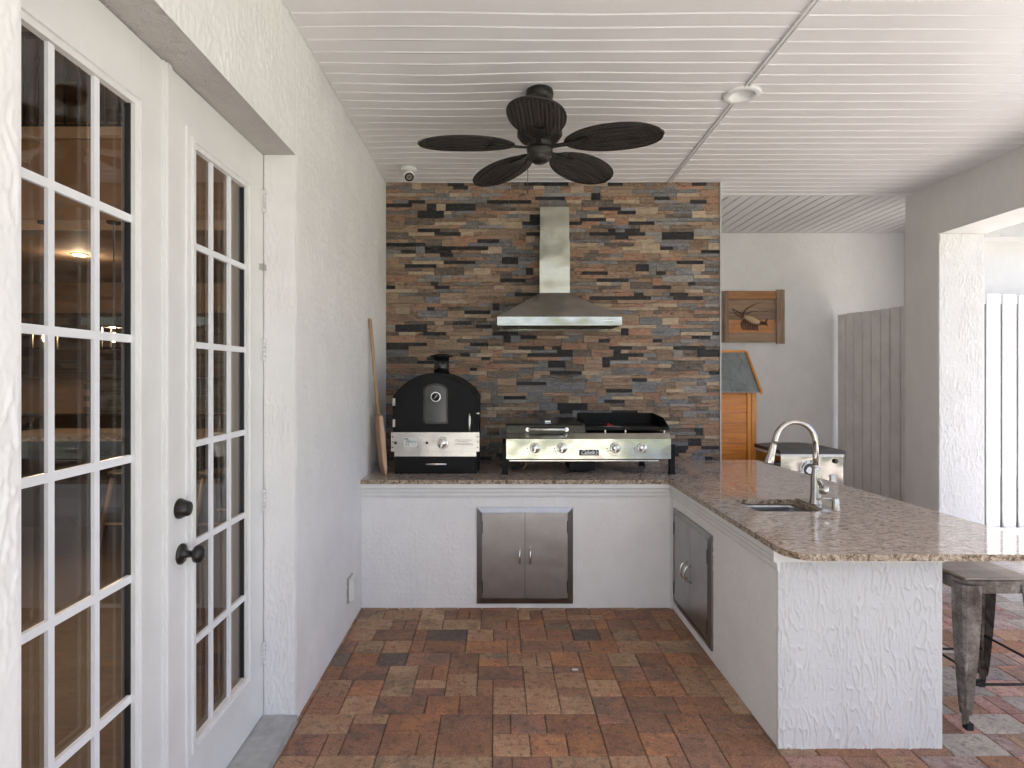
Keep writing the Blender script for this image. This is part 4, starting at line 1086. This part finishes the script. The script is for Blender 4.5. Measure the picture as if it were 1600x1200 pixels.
for k in range(8):
    x = 500 + k * 34
    m.tube([av(x + 20, 660), av(x - 40 + k * 9, 720 + k * 4), av(x - 30 + k * 8, 790 + k * 8), av(x + 5 + k * 6, 850)], [.012, .011, .008, .003], 6)
m.build('lobster_legs', M['lobster'], ar)
m = MB(); m.tube([av(500, 590, .005), av(560, 620, .01), av(650, 660, .014), av(740, 700, .01), av(800, 720, .006)], [.016, .030, .042, .032, .018], 10); m.build('lobster_body', M['lobster_lt'], ar)
m = MB()
for k in range(5): m.lathe([(.001, -.008), (.026 - k * .003, -.005), (.026 - k * .003, .005), (.001, .008)], av(770 + k * 38, 712 + k * 4, .006), 'x', 10)
m.tube([av(950, 640), av(900, 730), av(960, 770)], [.006, .014, .005], 6); m.build('lobster_tail', M['lobster'], ar)

# ------------------------------------------------------------------ wooden hutch
hu = thing('wooden_hutch', 'orange stained wooden hutch with a grey sloping roof behind the stone wall', 'hutch', (2.2, 5.9, 0))
hx0, hx1 = 1.70, 2.605
z_r, z_e = 1.765, 1.37
m = MB(); m.prism([(5.80, z_e), (6.14, z_r), (6.14, z_r + .012), (5.80, z_e + .012)], 'x', hx0, hx1 - .022); m.build('roof_panel', M['roofing'], hu)
m = MB(); m.prism([(5.785, z_e - .012), (6.14, z_r + .002), (6.14, z_r + .028), (5.785, z_e + .016)], 'x', hx1 - .0215, hx1); m.build('barge_board', M['wood_cedarz'], hu, bevel=.002)
B(hx0, hx1 - .02, 6.1405, 6.19, z_r - .01, z_r + .036).build('ridge_board', M['wood_cedar'], hu, bevel=.002)
bx1 = 2.578; by = 5.86
B(bx1 - .045, bx1, by, by + .045, .0, z_e + .045).build('post', M['wood_cedarz'], hu, bevel=.002)
B(bx1 - .0855, bx1 - .0455, by + .008, by + .04, .3, 1.40).build('door_stile', M['wood_cedarz'], hu, bevel=.002)
B(hx0, bx1 - .0457, by + .004, by + .04, .62, .665).build('rail', M['wood_cedar'], hu, bevel=.002)
z = .67; k = 0
while z < 1.38:
    m = MB(); m.prism([(by + .018, z), (by + .024, z + .098), (by + .034, z + .098), (by + .034, z)], 'x', hx0, bx1 - .086); m.build('cladding_board', M['wood_cedar'], hu, bevel=.0015); z += .1005
z = .0
while z < .6:
    B(hx0, bx1 - .0457, by + .018, by + .034, z, z + .098).build('cladding_board', M['wood_cedar'], hu, bevel=.0015); z += .1005
m = MB(); m.prism([(by + .045, 0), (6.17, 0), (6.17, z_r - .02), (5.905, z_e + .05)], 'x', bx1 - .015, bx1 - .003); m.build('side_panel', M['wood_cedarz'], hu)
m = MB(); m.prism([(by + .045, 0), (6.17, 0), (6.17, z_r - .02), (5.905, z_e + .05)], 'x', hx0, hx0 + .012); m.build('side_panel', M['wood_cedarz'], hu)

# ------------------------------------------------------------------ cooler
co = thing('patio_cooler', 'stainless rolling patio cooler with black split lid and round emblem behind the peninsula', 'cooler', (2.55, 5.17, 0))
c0x, c1x, cya, cyb = 2.37, 2.915, 4.95, 5.43
B(c0x + .012, c1x - .012, cya, cyb, .42, .862).build('body', M['cooler_steel'], co, bevel=.02)
B(c0x + .008, c1x - .008, cya - .006, cyb + .004, .8625, .884).build('rim', M['white_plastic'], co, bevel=.006)
for s in (0, 1):
    xa, xb = (c0x, (c0x + c1x) / 2 - .002) if s == 0 else ((c0x + c1x) / 2 + .002, c1x)
    m = MB(); m.prism([(xa, .8845), (xb, .8845), (xb, .925 if s == 0 else .914), ((xa + xb) / 2, .926), (xa, .914 if s == 0 else .925)], 'y', cya - .012, cyb + .008); m.build('lid', M['black_plastic'], co, bevel=.008)
for (x, y) in ((c0x + .03, cya + .03), (c1x - .07, cya + .03), (c0x + .03, cyb - .07), (c1x - .07, cyb - .07)): B(x, x + .04, y, y + .04, .06, .42).build('leg', M['black_metal'], co)
B(c0x + .03, c1x - .03, cya + .03, cyb - .03, .14, .16).build('shelf', M['black_metal'], co)
for x in (c0x + .05, c1x - .05): MB().lathe([(.05, -.015), (.05, .015)], (x, cya + .05, .05), 'x', 16).build('caster', M['rubber'], co)
ex, ez, ey = 2.625, .752, cya - .0035
MB().lathe([(.084, 0), (.084, -.0015)], (ex, ey + .003, ez), 'y', 40).build('emblem_disc', M['white_print'], co)
MB().lathe([(.054, -.0016), (.054, -.0028)], (ex, ey + .003, ez), 'y', 32).build('emblem_centre', M['print'], co)
word = 'TOMMY BAHAMA'
for i, chh in enumerate(word):
    if chh == ' ': continue
    a = R(188 - i * 17.5)
    text_mesh(chh, .027, M['print'], 'emblem_letter', Matrix.Translation((ex + .069 * math.cos(a), ey + .0008, ez + .069 * math.sin(a))) @ FRONT @ Matrix.Rotation(a - R(90), 4, 'Z'), co, 0, .0003, .0008)
m = MB(); m.prism([(ex - .035, ez - .01), (ex - .02, ez + .02), (ex, ez + .028), (ex + .012, ez + .012), (ex + .038, ez + .02), (ex + .02, ez - .008), (ex + .008, ez - .032), (ex - .012, ez - .03)], 'y', ey - .0012, ey - .0001); m.build('emblem_figure', M['white_print'], co)
MB().lathe([(.018, 0), (.02, -.012), (.014, -.02)], (2.836, cya - .001, .825), 'y', 16).build('bottle_opener', M['bronze'], co)
B(2.795, 2.835, cya - .012, cya - .001, .66, .71).build('catch_clip', M['white_plastic'], co, bevel=.003)
m = MB(); m.tube([(c0x - .03, cya + .15, .80), (c0x - .05, cya + .02, .80), (c0x + .01, cya + .0, .80)], .014, 8); m.build('side_handle', M['black_plastic'], co)

# ------------------------------------------------------------------ fence boards
fa = thing('alcove_fence_panel', 'shaded off white vertical board panel standing in the alcove behind the cooler', 'fence panel', (3.8, 6, 0))
p0, p1 = Vector((3.735, 6.44, 0)), Vector((3.89, 5.24, 0)); dd = (p1 - p0); n_ = 10; ang = math.atan2(dd.y, dd.x)
for k in range(n_):
    w = dd.length / n_; z1 = 2.195 + random.uniform(-.004, .005)
    mt = Matrix.Translation(p0 + dd * (k / n_)) @ Matrix.Rotation(ang, 4, 'Z')
    MB().box(.002, w - .009, -.018, 0 + .0, 0.0, z1, mt @ Matrix.Rotation(R(-1.2 + random.uniform(-.8, .8)), 4, 'Z')).build('board', M['slat_shade'], fa, bevel=.003)
MB().box(0, dd.length, .0305, .04, .0, 2.185, Matrix.Translation(p0) @ Matrix.Rotation(ang, 4, 'Z')).build('backing_board', M['slat_dark'], fa)
MB().box(0, dd.length, .004, .03, .4, .48, Matrix.Translation(p0) @ Matrix.Rotation(ang, 4, 'Z')).build('rail', M['slat_shade'], fa)
MB().box(0, dd.length, .004, .03, 1.7, 1.78, Matrix.Translation(p0) @ Matrix.Rotation(ang, 4, 'Z')).build('rail', M['slat_shade'], fa)
fb = thing('side_fence_panel', 'bright white vertical board panel beyond the opening at the far right', 'fence panel', (5.5, 5.85, 0))
x = 4.825; k = 0
while x < 7.4:
    z1 = 2.335 - .002 * k + random.uniform(-.006, .006)
    MB().box(.027, .155, -.03, -.008, .0, z1, Matrix.Translation((x, 5.87, 0)) @ Matrix.Rotation(R(4), 4, 'Z')).build('board', M['slat_sun'], fb, bevel=.003)
    m = MB()
    for zz in (.05, .09, 1.0, 1.35, 1.9, z1 - .06):
        for xx in (.06, .1): m.lathe([(.0045, 0), (.003, -.002)], (x + xx + random.uniform(-.01, .02), 5.8455 + xx * .07, zz + random.uniform(-.02, .02)), 'y', 8)
    m.build('nail_heads', M['print'], fb)
    x += .158; k += 1
B(4.83, 7.4, 5.885, 5.905, .0, 2.25).build('backing_board', M['slat_dark'], fb)
kb = B(3.99, 9, 5.3, 5.8, -.02, .05).build('kerb', M['concrete'], bevel=.01); kb['kind'] = 'structure'

# ------------------------------------------------------------------ bar stool
def stool(sx, sy, label):
    t = thing('bar_stool', label, 'bar stool', (sx, sy, 0), 'metal bar stools')
    hw_, hd_, zs = .165, .15, .635
    def rr(w, d_, r, n=5):
        return arc(sx - w + r, sy - d_ + r, r, 180, 270, n) + arc(sx + w - r, sy - d_ + r, r, 270, 360, n) + arc(sx + w - r, sy + d_ - r, r, 0, 90, n) + arc(sx - w + r, sy + d_ - r, r, 90, 180, n)
    m = MB(); m.prism(rr(hw_, hd_, .05), 'z', zs - .014, zs); m.build('seat_rim', M['gunmetal'], t, bevel=.003)
    for k in range(3):
        w = (hw_ - .016) * 2 / 3; x0 = sx - hw_ + .016 + k * w
        B(x0 + .001, x0 + w - .001, sy - hd_ + .016, sy + hd_ - .016, zs + .0003, zs + .010).build('seat_board', M['wood_seat'], t, bevel=.003)
    m = MB()
    O = rr(hw_ - .004, hd_ - .004, .048); 
    for i in range(len(O)):
        j = (i + 1) % len(O); m.bm.faces.new([m.bm.verts.new(p) for p in ((*O[i], zs - .0145), (*O[j], zs - .0145), (*O[j], zs - .055), (*O[i], zs - .055))])
    m.build('apron', M['gunmetal'], t)
    for ax in (-1, 1):
        for ay_ in (-1, 1):
            m = MB(); tx, ty = sx + ax * (hw_ + .002), sy + ay_ * (hd_ + .002); bx, by_ = sx + ax * .192, sy + ay_ * .185
            rows = []
            for f_, w in ((0, .078), (.25, .074), (.5, .062), (.8, .042), (.93, .030), (.935, .019), (1, .017)):
                z_ = (zs - .018) * (1 - f_) + .022 * f_; cx_ = tx + (bx - tx) * f_; cy_ = ty + (by_ - ty) * f_
                c1 = .012 * (1 - f_ * .5)
                rows.append([(cx_ - ax * w, cy_ - ay_ * .0, z_), (cx_ - ax * w * .55, cy_ + ay_ * .004, z_), (cx_ - ax * c1, cy_ + ay_ * .001, z_), (cx_ + ax * .001, cy_ - ay_ * c1, z_), (cx_ + ax * .004, cy_ - ay_ * w * .55, z_), (cx_, cy_ - ay_ * w, z_)])
            for q in range(2):
                V = [[m.bm.verts.new((p[0] - (ax * .003 if q else 0), p[1] - (ay_ * .003 if q else 0), p[2])) for p in r] for r in rows]
                for a_, b_ in zip(V, V[1:]):
                    for i in range(5): m.bm.faces.new([a_[i], a_[i+1], b_[i+1], b_[i]])
            lg = m.build('leg', M['gunmetal'], t)
            B(bx - ax * .019 - .014, bx - ax * .019 + .014 + 0, by_ - ay_ * .006 - .014, by_ - ay_ * .006 + .014, 0.001, .03).build('foot_cap', M['rubber'], lg).location = (0, 0, 0)
            MB().tube([(tx + (bx - tx) * .52 - ax * .010, ty + (by_ - ty) * .52 - ay_ * .008, zs * .5), (tx + (bx - tx) * .86 - ax * .008, ty + (by_ - ty) * .86 - ay_ * .006, zs * .14)], [.011, .008], 8).build('leg_crease', M['gunmetal'], lg).location = (0, 0, 0)
    for (ax, ay_, bx, by_, z_) in ((-1, -1, 1, -1, .19), (-1, 1, 1, 1, .19), (-1, -1, -1, 1, .26), (1, -1, 1, 1, .26)):
        MB().tube([(sx + ax * .178, sy + ay_ * .168, z_), (sx + bx * .178, sy + by_ * .168, z_)], .006, 8).build('foot_rail', M['rubber'], t)
    for s in (-1, 1): MB().tube([(sx - .15, sy - s * .13, zs - .06), (sx, sy, zs - .075), (sx + .15, sy + s * .13, zs - .06)], [.006, .008, .006], 8).build('brace', M['rubber'], t)
    return t
stool(2.235, 2.765, 'rustic gunmetal bar stool with a grey wood seat under the overhang of the peninsula')

# small scrap on the pavers
m = MB(); m.box(.40, .43, 3.10, 3.107, .0005, .006, Matrix.Rotation(R(0), 4, 'Z')); tag(m.build('paper_scrap', M['white_print'], bevel=.001), 'tiny white scrap lying on the pavers in front of the counter', 'scrap')

# ------------------------------------------------------------------ unseen hedge added behind the camera for steel and glass to mirror
rh = random.Random(8)
def hedge(name, label, x0, x1, y, h):
    m = MB()
    for k in range(9000):
        c = Vector((rh.uniform(x0, x1), y + rh.gauss(0, .45), rh.uniform(0, h) ** 1 + rh.gauss(0, .12))); s = rh.uniform(.06, .16)
        q = Vector((rh.gauss(0, 1), rh.gauss(0, 1), rh.gauss(0, 1))).normalized(); r_ = q.orthogonal().normalized(); u_ = q.cross(r_)
        m.face([c + r_ * s, c + u_ * s * .6, c - r_ * s, c - u_ * s * .6])
    for k in range(8): m.tube([(x0 + (k + .5) * (x1 - x0) / 8, y, -.06), (x0 + (k + .5) * (x1 - x0) / 8, y, h * .8)], .05, 6)
    tag(m.build(name, M['leaf']), label, 'hedge')
hedge('reflection_hedge', 'unseen green leafy hedge added beyond the lawn for the steel and glass to mirror', -14, 14, -13, 6.5)
